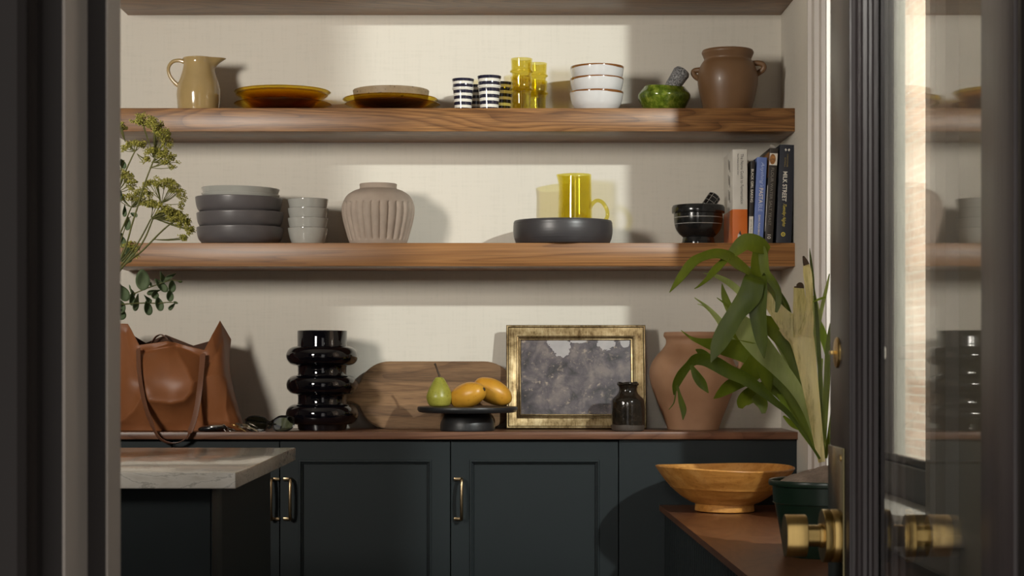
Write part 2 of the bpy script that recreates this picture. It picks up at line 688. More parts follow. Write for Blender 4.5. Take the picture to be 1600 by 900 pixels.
# brick wall of the building across the way
m, nt, bs = newmat('pale_red_brick')
bt = N(nt, 'TexBrick')
tc = N(nt, 'TexCoord')
sp = N(nt, 'SeparateXYZ')
cb = N(nt, 'CombineXYZ')
L(nt, tc.outputs['Object'], sp.inputs[0])
L(nt, sp.outputs['Y'], cb.inputs[0])
L(nt, sp.outputs['Z'], cb.inputs[1])
L(nt, cb.outputs[0], bt.inputs['Vector'])
bt.inputs['Scale'].default_value = 4.5
bt.inputs['Color1'].default_value = (0.56, 0.37, 0.27, 1)
bt.inputs['Color2'].default_value = (0.62, 0.47, 0.36, 1)
bt.inputs['Mortar'].default_value = (0.66, 0.60, 0.50, 1)
bt.inputs['Mortar Size'].default_value = 0.03
L(nt, bt.outputs[0], bs.inputs['Base Color'])
bs.inputs['Roughness'].default_value = 0.9
b = MB().box(2.6, 2.8, 1.0, 16, 0, 6)
struct(b.build('wall_outside', m, smooth=False), 'pale brick wall of the neighbouring building beyond the window')

# ------------------------------------------------------------------ shelves
for z, nm, mt, lb in ((S1, 'a', 'walnut', 'thick walnut shelf at the top, only its underside showing'),
                      (S2, 'b', 'walnut', 'thick walnut floating shelf carrying plates, cups and the brown crock'),
                      (S3, 'c', 'walnut2', 'thick walnut floating shelf carrying grey bowls and the cookbooks')):
    b = MB().box(-1.03, XR, YF, YB, z - 0.0607, z, 0.0012)
    tag(b.build('floating_shelf', M[mt]), lb, 'shelf', 'walnut shelves on the back wall')

# ------------------------------------------------------------------ base cabinets and worktops
YC = 4.868
b = MB().box(-1.9, XR + 0.0005, 4.852, YB, CT - 0.019, CT, 0.0015)
tag(b.build('worktop', M['counter']), 'long dark walnut worktop over the green cabinets', 'worktop')


def pull(root, x, side):
    """bar pull on two square feet; side = +1 bar stands right of its feet"""
    z0, z1 = Z_(813, YC), Z_(746, YC)
    mb = MB()
    for z in (z0 + 0.004, z1 - 0.004):
        mb.box(x - 0.011, x + 0.011, YC - 0.007, YC, z - 0.004, z + 0.004, 0.0012)
    bx = x + side * 0.007
    pts = cr([(bx, YC - 0.004, z0 + 0.005), (bx + side * .002, YC - 0.022, z0 + 0.008), (bx + side * 0.002, YC - 0.029, (z0 + z1) / 2), (bx + side * .002, YC - 0.022, z1 - 0.008), (bx, YC - 0.004, z1 - 0.005)], 8)
    mb.tube(pts, 0.0042, 12)
    return mb.build('pull_handle', M['oldbrass'], root)


DSTEPS = [(0.0, 0.0), (0.047, 0.0), (0.0485, -0.0025), (0.051, -0.003), (0.0535, -0.001), (0.0545, 0.003), (0.057, 0.004), (0.0585, 0.010)]


def cab_door(root, xa, xb):
    zt = Z_(690, YC)
    mb = MB().rings(xa + 0.0015, xb - 0.0015, 0.10, zt, YC, DSTEPS, back=0.02)
    return mb.build('cabinet_door', M['cab'], root, smooth=False)


xs = [-0.86, X_(437, YC), X_(437, YC), X_(704, YC), X_(966.5, YC), XR]
cb1 = thing('base_cabinet', 'dark green double-door base cabinet beneath the brown bag and black bubble vase', 'cabinet', (-0.5, 5.0, 0))
b = MB().box(-1.9, xs[3] - 0.0005, YC + 0.021, YB - 0.005, 0.0, CT - 0.020)
b.box(-1.9, -0.862, YC, YC + 0.0205, 0.1, Z_(690, YC))
b.build('carcass', M['cab'], cb1, smooth=False)
d1 = cab_door(cb1, -0.86, xs[1])
pull(d1, X_(430.5, YC), -1)
d2 = cab_door(cb1, xs[2], xs[3])
pull(d2, X_(449.5, YC), 1)
cb2 = thing('base_cabinet', 'dark green single-door base cabinet beneath the cake stand and gold frame', 'cabinet', (0.1, 5.0, 0))
b = MB().box(xs[3] + 0.0005, xs[4] - 0.0005, YC + 0.021, YB - 0.005, 0.0, CT - 0.020)
b.build('carcass', M['cab'], cb2, smooth=False)
d3 = cab_door(cb2, xs[3], xs[4])
pull(d3, X_(716, YC), 1)
b = MB().box(xs[4] + 0.0015, XR - 0.0005, YC, YB - 0.005, 0.0, CT - 0.020)
tag(b.build('corner_cabinet', M['cab'], smooth=False), 'plain dark green cabinet end in the corner behind the wooden bowl', 'cabinet')

# window bench
xe = 0.396
wb_ = thing('window_bench', 'low dark bench under the window with a walnut top and reeded front', 'bench', (0.6, 3.4, 0))
b = MB()
b.prism([(xe, YC - 0.001), (XR - 0.0005, YC - 0.001), (XR - 0.0005, 1.9), (xe + 0.04, 1.9)], 'z', BT - 0.014, BT)
b.build('bench_top', M['bench'], wb_, smooth=False)
b = MB()
poly = []
n = 210
for i in range(n + 1):
    t = i / n
    y = YC - 0.002 - t * (YC - 1.93)
    x = xe + 0.012 + 0.04 * t
    ph = i % 3
    poly.append((x + (0.004 if ph == 0 else 0.0), y))
poly += [(XR - 0.001, 1.93), (XR - 0.001, YC - 0.002)]
b.prism(poly, 'z', 0.0, BT - 0.0145)
b.build('reeded_base', M['cab'], wb_, smooth=False)

# kitchen island
XI = -0.4415
b = MB().box(-1.75, XI, 3.09, 3.97, CT - 0.0272, CT, 0.002, seg=3)
tag(b.build('marble_top', M['marble']), 'pale veined marble slab on the dark island at left', 'worktop')
isl = thing('kitchen_island', 'near-black green island under the pale marble slab', 'island', (-1.1, 3.5, 0))
XS = -0.487
b = MB().box(-1.70, XS - 0.0025, 3.135, 3.93, 0.0, CT - 0.0275)
b.build('island_body', M['cab'], isl, smooth=False)
b = MB().rings(-1.70, XS - 0.003, 0.1, CT - 0.0285, 3.131, [(0, 0)], back=0.0035)
b.build('front_panel', M['cab'], isl, smooth=False)
b = MB().box(XS - 0.002, XS, 3.133, 3.245, 0.0, CT - 0.0275, 0.0006)
b.build('corner_post', M['cab'], isl)

# ------------------------------------------------------------------ glass door
XF, XBK, XG = 0.3335, 0.368, 0.3608
DY0, DY1 = 1.240, 1.941
SI0, SI1 = 1.326, 1.832
ZB, ZT, ZG0, ZG1 = 0.012, 2.16, 0.48, 2.05
door = thing('glass_door', 'open dark-framed glazed door with brass knobs at right edge', 'door', (0.345, 1.24, 0))
for (ya, yb) in ((DY0, SI0), (SI1, DY1)):
    b = MB().box(XF, XBK, ya, yb, ZB, ZT, 0.0015)
    b.build('stile', M['door'], door)
b = MB().box(XF, XBK, SI0, SI1, ZB, ZG0)
b.build('bottom_rail', M['door'], door, smooth=False)
b = MB().box(XF, XBK, SI0, SI1, ZG1, ZT)
b.build('top_rail', M['door'], door, smooth=False)
# glazing bead: stepped moulding all round the pane, on the near face
b = MB()
bead = [(XF + 0.002, 0.0), (XF + 0.002, 0.003), (XF + 0.005, 0.0045), (XF + 0.008, 0.003), (XF + 0.0105, 0.003), (XF + 0.012, 0.0075), (XF + 0.0155, 0.0085), (XF + 0.018, 0.006), (XF + 0.0205, 0.0065), (XF + 0.022, 0.010), (XF + 0.026, 0.0105), (XF + 0.026, 0.0)]
b.prism([(x, SI1 - d) for x, d in bead], 'z', ZG0, ZG1)
b.prism([(x, SI0 + d) for x, d in bead], 'z', ZG0, ZG1)
b.prism([(x, ZG0 + d) for x, d in bead], 'y', SI0, SI1)
b.prism([(x, ZG1 - d) for x, d in bead], 'y', SI0, SI1)
b.build('glazing_bead', M['door'], door, smooth=False)
b = MB().box(XG, XG + 0.004, SI0 - 0.005, SI1 + 0.0, ZG0 - 0.005, ZG1 + 0.005)
b.build('pane', M['pane'], door, smooth=False)
KY, KZ = 1.886, Z_(837, 1.886)
RX = Matrix.Rotation(-PI / 2, 4, 'Y')     # local +z -> -x


def knob(sign, xface):
    mm = Matrix.Translation((xface, KY, KZ)) @ (Matrix.Rotation(-PI / 2, 4, 'Y') if sign < 0 else Matrix.Rotation(PI / 2, 4, 'Y'))
    mb = MB()
    mb.lathe([(0.0, 0.0), (0.0265, 0.0), (0.0265, 0.0055), (0.0262, 0.006), (0.0255, 0.0063), (0.0255, 0.0072), (0.0262, 0.0075), (0.0265, 0.008), (0.0265, 0.0145), (0.0260, 0.0151), (0.012, 0.0152),
              (0.0118, 0.018), (0.0108, 0.0185), (0.0108, 0.031), (0.0206, 0.0313), (0.0212, 0.0319), (0.0212, 0.0516), (0.0207, 0.0523), (0.0, 0.0525)], seg=48, M=mm)
    return mb


plate = MB().box(XF - 0.0025, XF, 1.853, 1.9395, 0.74, Z_(697, 1.9), 0.0011)
pl = plate.build('lock_plate', pm('brass_plate_painted_reflection', (0.20, 0.17, 0.09), 0.2, 12, 0.22, 1.0), door)  # brass darkened in its colour to stand in for a dark reflection
b = MB()
mm = Matrix.Translation((XF - 0.0025, 1.864, Z_(716, 1.86))) @ Matrix.Rotation(-PI / 2, 4, 'Y')
b.lathe([(0.0, 0.0), (0.0035, 0.0), (0.003, 0.0012), (0.0, 0.0016)], seg=16, M=mm)
b.build('screw', M['brass'], pl)
knob(-1, XF - 0.0025).build('door_knob', M['brass'], door)
knob(1, XBK).build('door_knob', M['brass'], door)
b = MB()
mm = Matrix.Translation((XF, 1.896, Z_(551, 1.896))) @ Matrix.Rotation(-PI / 2, 4, 'Y')
b.lathe([(0.0, 0.0), (0.0155, 0.0), (0.0155, 0.001), (0.0145, 0.0022), (0.009, 0.003), (0.006, 0.0036), (0.0, 0.004)], seg=40, M=mm)
b.box(-0.002, 0.002, -0.006, 0.006, 0.003, 0.008, 0.001, M=mm)
b.build('deadbolt', M['brass'], door)

# ================================================================== objects on the shelves
# ---- tan pitcher
D = 5.03
x = X_(310.5, D)
M['tan'] = pm('tan_glaze', (0.40, 0.285, 0.125), 0.10, 14, 0.14, coat=0.5)
pit = thing('pitcher', 'small tan glazed pitcher with loop handle, left end of the plate shelf', 'pitcher', (x, D, S2))
out = cr(prof(D, [(29, 178.5), (32, 172), (33.8, 157), (34.2, 145), (32, 131), (27.5, 118), (24.6, 107), (23.6, 99), (24.8, 92)]), 6)
out = [(0, S2), (out[0][0] - 0.004, S2)] + [(r, max(z, S2 + 0.001)) for r, z in out]


def spout(a, r, z, i):
    if a > PI:
        a -= 2 * PI
    k = math.exp(-(a / 0.34) ** 2)
    t = min(1, max(0, (z - Z_(110, D)) / (Z_(92, D) - Z_(110, D))))
    return r + 0.031 * k * t ** 1.5, z + (0.0 * k * t)


MB().lathe(shell(out, 0.004), x, D, 72, fr=spout).build('body', M['tan'], pit)
h = cr([P(288, 97, D), P(280, 94.5, D), P(269, 97, D), P(263, 107, D), P(265.5, 119, D), P(273, 129, D), P(279, 134, D)], 8)
MB().tube(h, [0.0065 - 0.0015 * math.sin(PI * i / (len(h) - 1)) for i in range(len(h))], 14, flat=0.9).build('handle', M['tan'], pit)

# ---- amber glass plates and the stoneware plate on them
M['amber'] = glass('amber_glass', (0.80, 0.55, 0.09), 0.9, 0.04)
nt = M['amber'].node_tree
tc = N(nt, 'TexCoord')
sp = N(nt, 'SeparateXYZ')
L(nt, tc.outputs['Object'], sp.inputs[0])
rad_ = math_(nt, 'SQRT', math_(nt, 'ADD', math_(nt, 'MULTIPLY', sp.outputs['X'], sp.outputs['X']), math_(nt, 'MULTIPLY', sp.outputs['Y'], sp.outputs['Y'])))
rad_ = math_(nt, 'MULTIPLY', rad_, 7.8)
trn = [n for n in nt.nodes if n.type == 'BSDF_TRANSPARENT'][0]
L(nt, ramp(nt, rad_, [(0.45, (0.42, 0.19, 0.015)), (0.70, (0.66, 0.40, 0.04)), (0.86, (0.90, 0.77, 0.24)), (0.97, (0.88, 0.74, 0.22)), (1.0, (0.45, 0.28, 0.03))]), trn.inputs[0])


def plate_mb(R, hh, t, foot=0.5):
    o = [(0, 0.0), (R * foot, 0.0), (R * foot + 0.004, 0.001)] + cr([(R * foot + 0.006, 0.002), (R * 0.74, hh * 0.42), (R * 0.9, hh * 0.78), (R, hh)], 6)
    return MB().lathe(shell(o, t), seg=96)


pl0 = None
gp = 'amber glass plates on the upper shelf'
for cx, zz, R, lab in ((442.0, S2, 0.1290, 'amber glass plate at the bottom of the pile beside the tan pitcher'),
                       (440.5, S2 + 0.0050, 0.1215, 'middle amber glass plate of the pile beside the tan pitcher'),
                       (441.5, S2 + 0.0325, 0.1275, 'topmost amber glass plate, bare on the pile beside the tan pitcher'),
                       (613.5, S2, 0.1265, 'lower amber glass plate under the speckled stoneware plate'),
                       (610.0, S2 + 0.0100, 0.1265, 'upper amber glass plate directly carrying the speckled stoneware plate')):
    D = 5.006
    if pl0 is None:
        pl0 = plate_mb(0.127, 0.0235, 0.003).build('plate', M['amber'], loc=(0, 0, 0))
        o = tag(pl0, lab, 'plate', gp)
    else:
        o = dup(pl0, label=lab)
    o.location = (X_(cx, D), D, zz)
    o.scale = (R / 0.127,) * 2 + (({0.0050: 1.85, 0.0325: 1.0}.get(round(zz - S2, 4), 1) if cx < 500 else (1 if zz == S2 else 1.1)),)
m, nt, bs = newmat('speckled_stoneware')
vec = coords(nt)
c = ramp(nt, noisen(nt, vec, 40, 4, 0.6), [(0.25, (0.26, 0.185, 0.10)), (0.7, (0.36, 0.265, 0.155))])
sp_ = ramp(nt, noisen(nt, vec, 160, 1), [(0.26, (0.12, 0.08, 0.04)), (0.34, (1, 1, 1))])
L(nt, mix(nt, 1.0, c, sp_, 'MULTIPLY'), bs.inputs['Base Color'])
bs.inputs['Roughness'].default_value = 0.55
M['speckle'] = m
D = 5.006
o = [(0, 0.0), (0.082, 0.0)] + cr([(0.088, 0.0015), (0.0965, 0.008), (0.1010, 0.0345)], 6)
b = MB().lathe(shell(o, 0.004), seg=80)
tag(b.build('plate', M['speckle'], loc=(0, 0, 0)), 'tan speckled stoneware plate on top of two amber plates', 'plate').location = (X_(611, D), D, S2 + 0.0245)

# ---- striped tumblers
M['navy'] = striped('navy_and_white_stripes', 0.0, 0.01715, (0.74, 0.71, 0.63), (0.018, 0.017, 0.035), 0.54, 0.10)
cup = [(0, 0.0), (0.0225, 0.0), (0.0238, 0.0012), (0.0252, 0.02), (0.0273, 0.045), (0.0288, 0.0595), (0.0303, 0.0625), (0.0306, 0.066), (0.0296, 0.0695), (0.0293, 0.076), (0.0300, 0.083), (0.0318, 0.0905)]
cup = cup[:4] + cr(cup[4:], 4)
c0 = None
for cx, D, sc, lab in ((723.5, 4.955, 0.925, 'navy and white striped cup standing in front, leftmost of its row'),
                       (764.5, 4.95, 1.0, 'taller navy and white striped cup in front of the yellow-tinted cup'),
                       (744, 5.055, 0.90, 'striped cup half hidden in the gap between the two front striped cups'),
                       (784, 5.045, 0.97, 'striped cup behind, tinted yellow by light through the yellow glasses')):
    if c0 is None:
        c0 = MB().lathe(shell(cup, 0.0028), seg=64).build('cup', M['navy'], loc=(0, 0, 0))
        o = tag(c0, lab, 'cup', 'navy and white striped cups')
    else:
        o = dup(c0, label=lab)
    o.location = (X_(cx, D), D, S2)
    o.scale = (sc, sc, sc * 0.98)

# ---- yellow stacking glasses
M['yellow'] = glass('yellow_glass', (0.955, 0.905, 0.52), 1.0, 0.03)
gl = [(0, 0.0), (0.0196, 0.0), (0.0213, 0.0015), (0.0238, 0.02), (0.0247, 0.046), (0.0262, 0.0545), (0.0306, 0.0585), (0.0312, 0.0600), (0.0302, 0.0620), (0.0274, 0.0670), (0.0276, 0.078), (0.0286, 0.094)]
gl = gl[:4] + cr(gl[4:], 4)
g0 = None
for cx, D, z, lab in ((814.5, 4.965, 0, 'lower yellow glass of the front stack, wedged beside the yellow-tinted striped cup'),
                      (815.0, 4.965, 0.0475, 'upper yellow glass of the front stack, the tallest rim on the shelf'),
                      (840.0, 5.04, 0, 'lower yellow glass of the rear stack nearest the white bowls'),
                      (839.5, 5.04, 0.0475, 'upper yellow glass of the rear stack nearest the white bowls')):
    if g0 is None:
        g0 = MB().lathe(shell(gl, 0.0022), seg=56).build('drinking_glass', M['yellow'], loc=(0, 0, 0))
        o = tag(g0, lab, 'glass', 'yellow stacking glasses')
    else:
        o = dup(g0, label=lab)
    o.location = (X_(cx, D), D, S2 + z)
    o.scale = (0.92, 0.92, 0.955) if D > 5 else (1, 1, 0.955)

# ---- three white bowls with brown rims
wb = [(0, 0.0), (0.044, 0.0), (0.048, 0.0015)] + cr([(0.053, 0.006), (0.063, 0.020), (0.0685, 0.036), (0.0712, 0.054)], 5)
M['white'] = rimmed('white_glaze_with_brown_rim', (0.66, 0.65, 0.64), (0.20, 0.075, 0.018), 0.0545, 0.0042, wob=0.006, nsc=9)
w0 = None
D = 5.0
for cx, z, rz, tl, lab in ((932, 0, 0.3, 0.0, 'bottom white bowl with brown rim, lowest of its stack of three'),
                           (932.5, 0.0355, 1.9, 0.012, 'middle white bowl with wavy brown rim in the stack of three'),
                           (933.0, 0.0665, 4.4, 0.0, 'top white bowl with brown rim on the stack of three')):
    if w0 is None:
        w0 = MB().lathe(shell(wb, 0.0035), seg=72).build('bowl', M['white'], loc=(0, 0, 0))
        o = tag(w0, lab, 'bowl', 'white bowls with brown rims')
    else:
        o = dup(w0, label=lab)
    o.location = (X_(cx, D), D, S2 + z)
    o.rotation_euler = (0, tl, rz)
    o.scale = (1, 1, 1)

# ---- green mortar and granite pestle
D = 5.0
x = X_(1037.5, D)
m, nt, bs = newmat('mottled_green_glaze')
vec = coords(nt)
L(nt, ramp(nt, noisen(nt, vec, 45, 6, 0.7), [(0.3, (0.022, 0.032, 0.003)), (0.5, (0.085, 0.125, 0.010)), (0.72, (0.28, 0.30, 0.045))]), bs.inputs['Base Color'])
bs.inputs['Roughness'].default_value = 0.15
bump(nt, bs, noisen(nt, vec, 30, 3), 0.25, 0.002)
out = prof(D, [(26, 178), (28, 176), (33, 169), (39, 158), (41, 152), (40, 147), (35, 141), (32.5, 138)])
out = [(0, S2), (out[0][0], S2)] + [(r, max(z, S2 + 0.001)) for r, z in cr(out, 5)][1:]
b = MB().lathe(shell(out, 0.006), x, D, 72, fr=lambda a, r, z, i: (r * (1 + 0.012 * math.sin(3 * a + 1)), z + 0.002 * math.sin(2 * a + 0.6) * (z - S2) / 0.07))
tag(b.build('mortar', m), 'mottled green glazed bowl holding a grey granite pestle', 'mortar')
m, nt, bs = newmat('grey_granite')
vec = coords(nt)
L(nt, ramp(nt, noisen(nt, vec, 330, 2, 0.6), [(0.36, (0.05, 0.05, 0.052)), (0.5, (0.17, 0.17, 0.175)), (0.66, (0.42, 0.42, 0.42))]), bs.inputs['Base Color'])
bs.inputs['Roughness'].default_value = 0.6
a0, a1 = P(1036, 158, D - 0.005), P(1064.5, 114, D + 0.012)
pp = cr([tuple(a0), tuple(a0 + (a1 - a0) * 0.5), tuple(a1)], 10)
ax = (a1 - a0).normalized()
pp = [tuple(Vector(pp[0]) - ax * 0.004)] + pp + [tuple(a1 + ax * 0.007), tuple(a1 + ax * 0.011)]
rr = [0.012] + [0.0165 + 0.0065 * i / 20 for i in range(21)] + [0.0195, 0.010]
tag(MB().tube(pp, rr, 28).build('pestle', m), 'grey granite pestle leaning in the green glazed bowl', 'pestle')

# ---- brown crock
D = 5.005
x = X_(1137, D)
M['crock'] = pm('matte_brown_clay', (0.175, 0.092, 0.042), 0.10, 10, 0.42, coat=0.05, bmp=0.06, bscale=50)
cr_ = thing('crock', 'round brown stoneware crock with two lug handles', 'crock', (x, D, S2))
out = cr(prof(D, [(35, 178), (37.5, 170), (43, 150), (46.6, 130), (46, 114), (42, 102), (37.5, 95.5), (36.6, 93), (38.5, 88), (40.5, 83), (39.5, 80)]), 5)
out = [(0, S2), (out[0][0] - 0.003, S2)] + [(r, max(z, S2 + 0.001)) for r, z in out]
MB().lathe(shell(out, 0.005), x, D, 80).build('body', M['crock'], cr_)
for pts in ([P(1171, 101, D), P(1179, 98.8, D - 0.012), P(1189, 99.5, D - 0.016), P(1193.5, 103.5, D - 0.016), P(1192, 109, D - 0.014), P(1185, 114, D - 0.008), P(1177, 119, D)],
            [P(1102, 108, D), P(1094, 109.5, D + 0.010), P(1086, 110.5, D + 0.014), P(1083.5, 114, D + 0.014), P(1087, 120, D + 0.010), P(1094, 124, D)]):
    h = cr(pts, 6)
    MB().tube(h, 0.0075, 14, flat=1.0).build('lug_handle', M['crock'], cr_)

# ================================================================== middle shelf
M['dgrey'] = pm('dark_grey_satin_glaze', (0.105, 0.096, 0.098), 0.08, 12, 0.33)
M['lgrey'] = pm('pale_grey_glaze', (0.40, 0.40, 0.365), 0.06, 16, 0.12, coat=0.6)
D = 5.0
x = X_(375, D)
db = [(0, 0.0), (0.088, 0.0), (0.094, 0.001)] + cr([(0.099, 0.004), (0.108, 0.014), (0.1125, 0.028), (0.1145, 0.0445)], 5)
d0 = None
for dx, z, tx, ty, lab in ((0, 0, 0, 0, 'bottom dark grey bowl of the large stack, resting on the shelf'),
                           (0.0005, 0.0395, 0.008, -0.008, 'middle dark grey bowl of the large stack'),
                           (-0.0035, 0.0790, 0.008, 0.016, 'topmost dark grey bowl, directly under the two pale grey bowls')):
    if d0 is None:
        d0 = MB().lathe(shell(db, 0.005), seg=96).build('bowl', M['dgrey'], loc=(0, 0, 0))
        o = tag(d0, lab, 'bowl', 'stacked dark grey bowls')
    else:
        o = dup(d0, label=lab)
    o.location = (x + dx, D, S3 + z)
    o.rotation_euler = (tx, ty, 0)
lb = [(0, 0.0), (0.080, 0.0), (0.086, 0.001)] + cr([(0.089, 0.004), (0.0965, 0.015), (0.1035, 0.0335)], 6)
l0 = None
for dx, z, ty, lab in ((0.001, 0.1005, 0.018, 'lower of the two pale grey shallow bowls on the dark grey stack'),
                       (0.001, 0.1152, 0.018, 'upper of the two pale grey shallow bowls, topping the dark grey stack')):
    if l0 is None:
        l0 = MB().lathe(shell(lb, 0.0026), seg=96).build('bowl', M['lgrey'], loc=(0, 0, 0))
        o = tag(l0, lab, 'bowl', 'pale grey shallow bowls')
    else:
        o = dup(l0, label=lab)
    o.location = (x + dx, D, S3 + z)
    o.rotation_euler = (0.004, ty, 0)
# small bowls
sb = [(0, 0.0), (0.036, 0.0), (0.040, 0.001)] + cr([(0.043, 0.004), (0.0482, 0.018), (0.0515, 0.032), (0.0538, 0.0445)], 5)
M['lgrey2'] = rimmed('pale_grey_glaze_dark_lip', (0.41, 0.405, 0.37), (0.12, 0.105, 0.085), 0.0462, 0.0016, wob=0.0008)
s0 = None
D = 5.0
for dx, z, ty, lab in ((0.0005, 0.0, 0, 'lowest small pale grey bowl of four, beside the ribbed vase'),
                       (0.0005, 0.0262, 0.0, 'second small pale grey bowl from the bottom of four'),
                       (0.0005, 0.0522, 0.0, 'second small pale grey bowl from the top of four'),
                       (0.0005, 0.0764, 0.0, 'topmost small pale grey bowl of four, beside the ribbed vase')):
    if s0 is None:
        s0 = MB().lathe(shell(sb, 0.0022), seg=64).build('bowl', M['lgrey2'], loc=(0, 0, 0))
        o = tag(s0, lab, 'bowl', 'small pale grey bowls')
    else:
        o = dup(s0, label=lab)
    o.location = (X_(481, D) + dx, D, S3 + z)
    o.rotation_euler = (0, ty, 0.8 * z * 40)

# ---- ribbed vase
D = 5.0
x = X_(591, D)
out = cr(prof(D, [(43.5, 383), (46, 376), (50, 362), (54.5, 345), (56.6, 330), (55, 317), (49, 306), (39, 299), (31, 296), (29, 294.5), (28.8, 292), (29.3, 288.5)]), 8)
out = [(0, S3), (out[0][0] - 0.002, S3)] + [(r, max(z, S3 + 0.001)) for r, z in out]
zt, zb = Z_(317, D), Z_(377, D)


def flute(a, r, z, i):
    k = max(0.0, min(1.0, (z - zb) / 0.006)) * max(0.0, min(1.0, (zt - z) / 0.005))
    if i > len(out):
        k = 0
    f = abs(math.sin(a * 13)) ** 0.55
    return r - 0.0065 * k * (1 - f) + 0.0006 * k


M['bisque'] = pm('beige_bisque_clay', (0.40, 0.325, 0.265), 0.08, 30, 0.85, bmp=0.25, bscale=240, bdist=0.001)
b = MB().lathe(shell(out, 0.004), x, D, 312, fr=flute)
tag(b.build('vase', M['bisque']), 'round beige unglazed vase with vertical flutes', 'vase')

# ---- grey tray with yellow pitcher
D = 5.008
x = X_(879.5, D)
out = [(0, 0.0), (0.116, 0.0), (0.120, 0.0012)] + cr([(0.1235, 0.005), (0.129, 0.018), (0.1318, 0.036), (0.1312, 0.056), (0.1298, 0.0625)], 6)


def throw(a, r, z, i):
    return r + 0.00035 * math.sin(z * 900)


M['tray'] = pm('charcoal_satin_clay', (0.046, 0.042, 0.044), 0.1, 10, 0.36)
b = MB().lathe([(r, z + S3) for r, z in shell(out, 0.005)], x, D, 112, fr=throw)
tag(b.build('dish', M['tray']), 'wide charcoal dish holding the yellow glass pitcher', 'dish')
D = 5.05
x = X_(898.5, D)
M['yglass'] = glass('olive_yellow_glass', (0.93, 0.88, 0.40), 1.0, 0.03)
zb = S3 + 0.0056
yp = thing('pitcher', 'straight yellow glass pitcher standing in the charcoal dish', 'pitcher', (x, D, zb))
out = [(0, zb), (0.044, zb)] + cr([(0.0465, zb + 0.002), (0.0462, zb + 0.05), (0.0448, zb + 0.12), (0.0437, Z_(273.5, D))], 6)
ztp = Z_(273.5, D)


def lip(a, r, z, i):
    d = abs(a - PI)
    k = math.exp(-(d / 0.33) ** 2) * max(0, min(1, (z - ztp + 0.03) / 0.03)) ** 1.6
    return r + 0.0065 * k, z + 0.0 * k


MB().lathe(shell(out, 0.003), x, D, 72, fr=lip).build('body', M['yglass'], yp)
h = cr([P(922, 326, D), P(924.5, 320, D), P(932, 313.5, D), P(941, 316, D), P(948, 327, D), P(949, 338, D), P(944, 346, D), P(934, 352, D), P(925.5, 355, D)], 7)
MB().tube(h, 0.0052, 14).build('handle', M['yglass'], yp)

# ---- black mortar and pestle
D = 4.985
x = X_(1091, D)
m, nt, bs = newmat('polished_black_marble')
tc = N(nt, 'TexCoord')
sp = N(nt, 'SeparateXYZ')
L(nt, tc.outputs['Object'], sp.inputs[0])
nz = noisen(nt, tc.outputs['Object'], 20, 4, 0.6)
base = ramp(nt, nz, [(0.3, (0.006, 0.006, 0.006)), (0.75, (0.022, 0.022, 0.022))])
l1 = math_(nt, 'COMPARE', sp.outputs['Z'], 0.0715, 0.0007)
l2 = math_(nt, 'COMPARE', sp.outputs['Z'], 0.0545, 0.0007)
ln = math_(nt, 'ADD', l1, l2)
L(nt, mix(nt, ln, base, (0.42, 0.40, 0.38)), bs.inputs['Base Color'])
bs.inputs['Roughness'].default_value = 0.16
M['blackm'] = m
out = [(0, 0.0), (0.043, 0.0), (0.0445, 0.001), (0.0445, 0.006), (0.0425, 0.008), (0.0415, 0.017), (0.0405, 0.0195), (0.044, 0.023)] + \
    cr([(0.050, 0.028), (0.059, 0.042), (0.0635, 0.060), (0.0645, 0.082)], 5) + [(0.0690, 0.0835), (0.0697, 0.086), (0.0697, 0.0985), (0.0685, 0.1005)]
mo = MB().lathe([(r, z + S3) for r, z in shell(out, 0.009)], x, D, 88)
tag(mo.build('mortar', m, loc=(x, D, S3)), 'footed black stone mortar with two pale rings', 'mortar')
m, nt, bs = newmat('black_marble_with_pale_grid')
tc = N(nt, 'TexCoord')
sp = N(nt, 'SeparateXYZ')
L(nt, tc.outputs['Object'], sp.inputs[0])
zz = math_(nt, 'FRACT', math_(nt, 'MULTIPLY', sp.outputs['Z'], 72))
aa = N(nt, 'Math', operation='ARCTAN2')
L(nt, sp.outputs['X'], aa.inputs[0])
L(nt, sp.outputs['Y'], aa.inputs[1])
af = math_(nt, 'FRACT', math_(nt, 'MULTIPLY_ADD', aa.outputs[0], 6 / (2 * PI), 5.3))
k = math_(nt, 'MAXIMUM', math_(nt, 'LESS_THAN', zz, 0.07), math_(nt, 'LESS_THAN', af, 0.065))
base = ramp(nt, noisen(nt, tc.outputs['Object'], 25, 3), [(0.3, (0.006, 0.006, 0.006)), (0.8, (0.025, 0.024, 0.023))])
L(nt, mix(nt, k, base, (0.34, 0.32, 0.29)), bs.inputs['Base Color'])
bs.inputs['Roughness'].default_value = 0.22
o = MB().lathe([(0, 0), (0.010, 0.002), (0.0145, 0.008), (0.0155, 0.04), (0.0172, 0.100), (0.0168, 0.106), (0.012, 0.1095), (0, 0.1105)], seg=48).build('pestle', m, loc=(0, 0, 0))
tag(o, 'black stone pestle with pale grid lines leaning in the footed mortar', 'pestle')
a0, a1 = P(1082, 355, D), P(1126.5, 293, D + 0.03)
o.location = a0
o.rotation_euler = (a1 - a0).to_track_quat('Z', 'X').to_euler()

# ---- cookbooks
TEXT_CACHE = {}


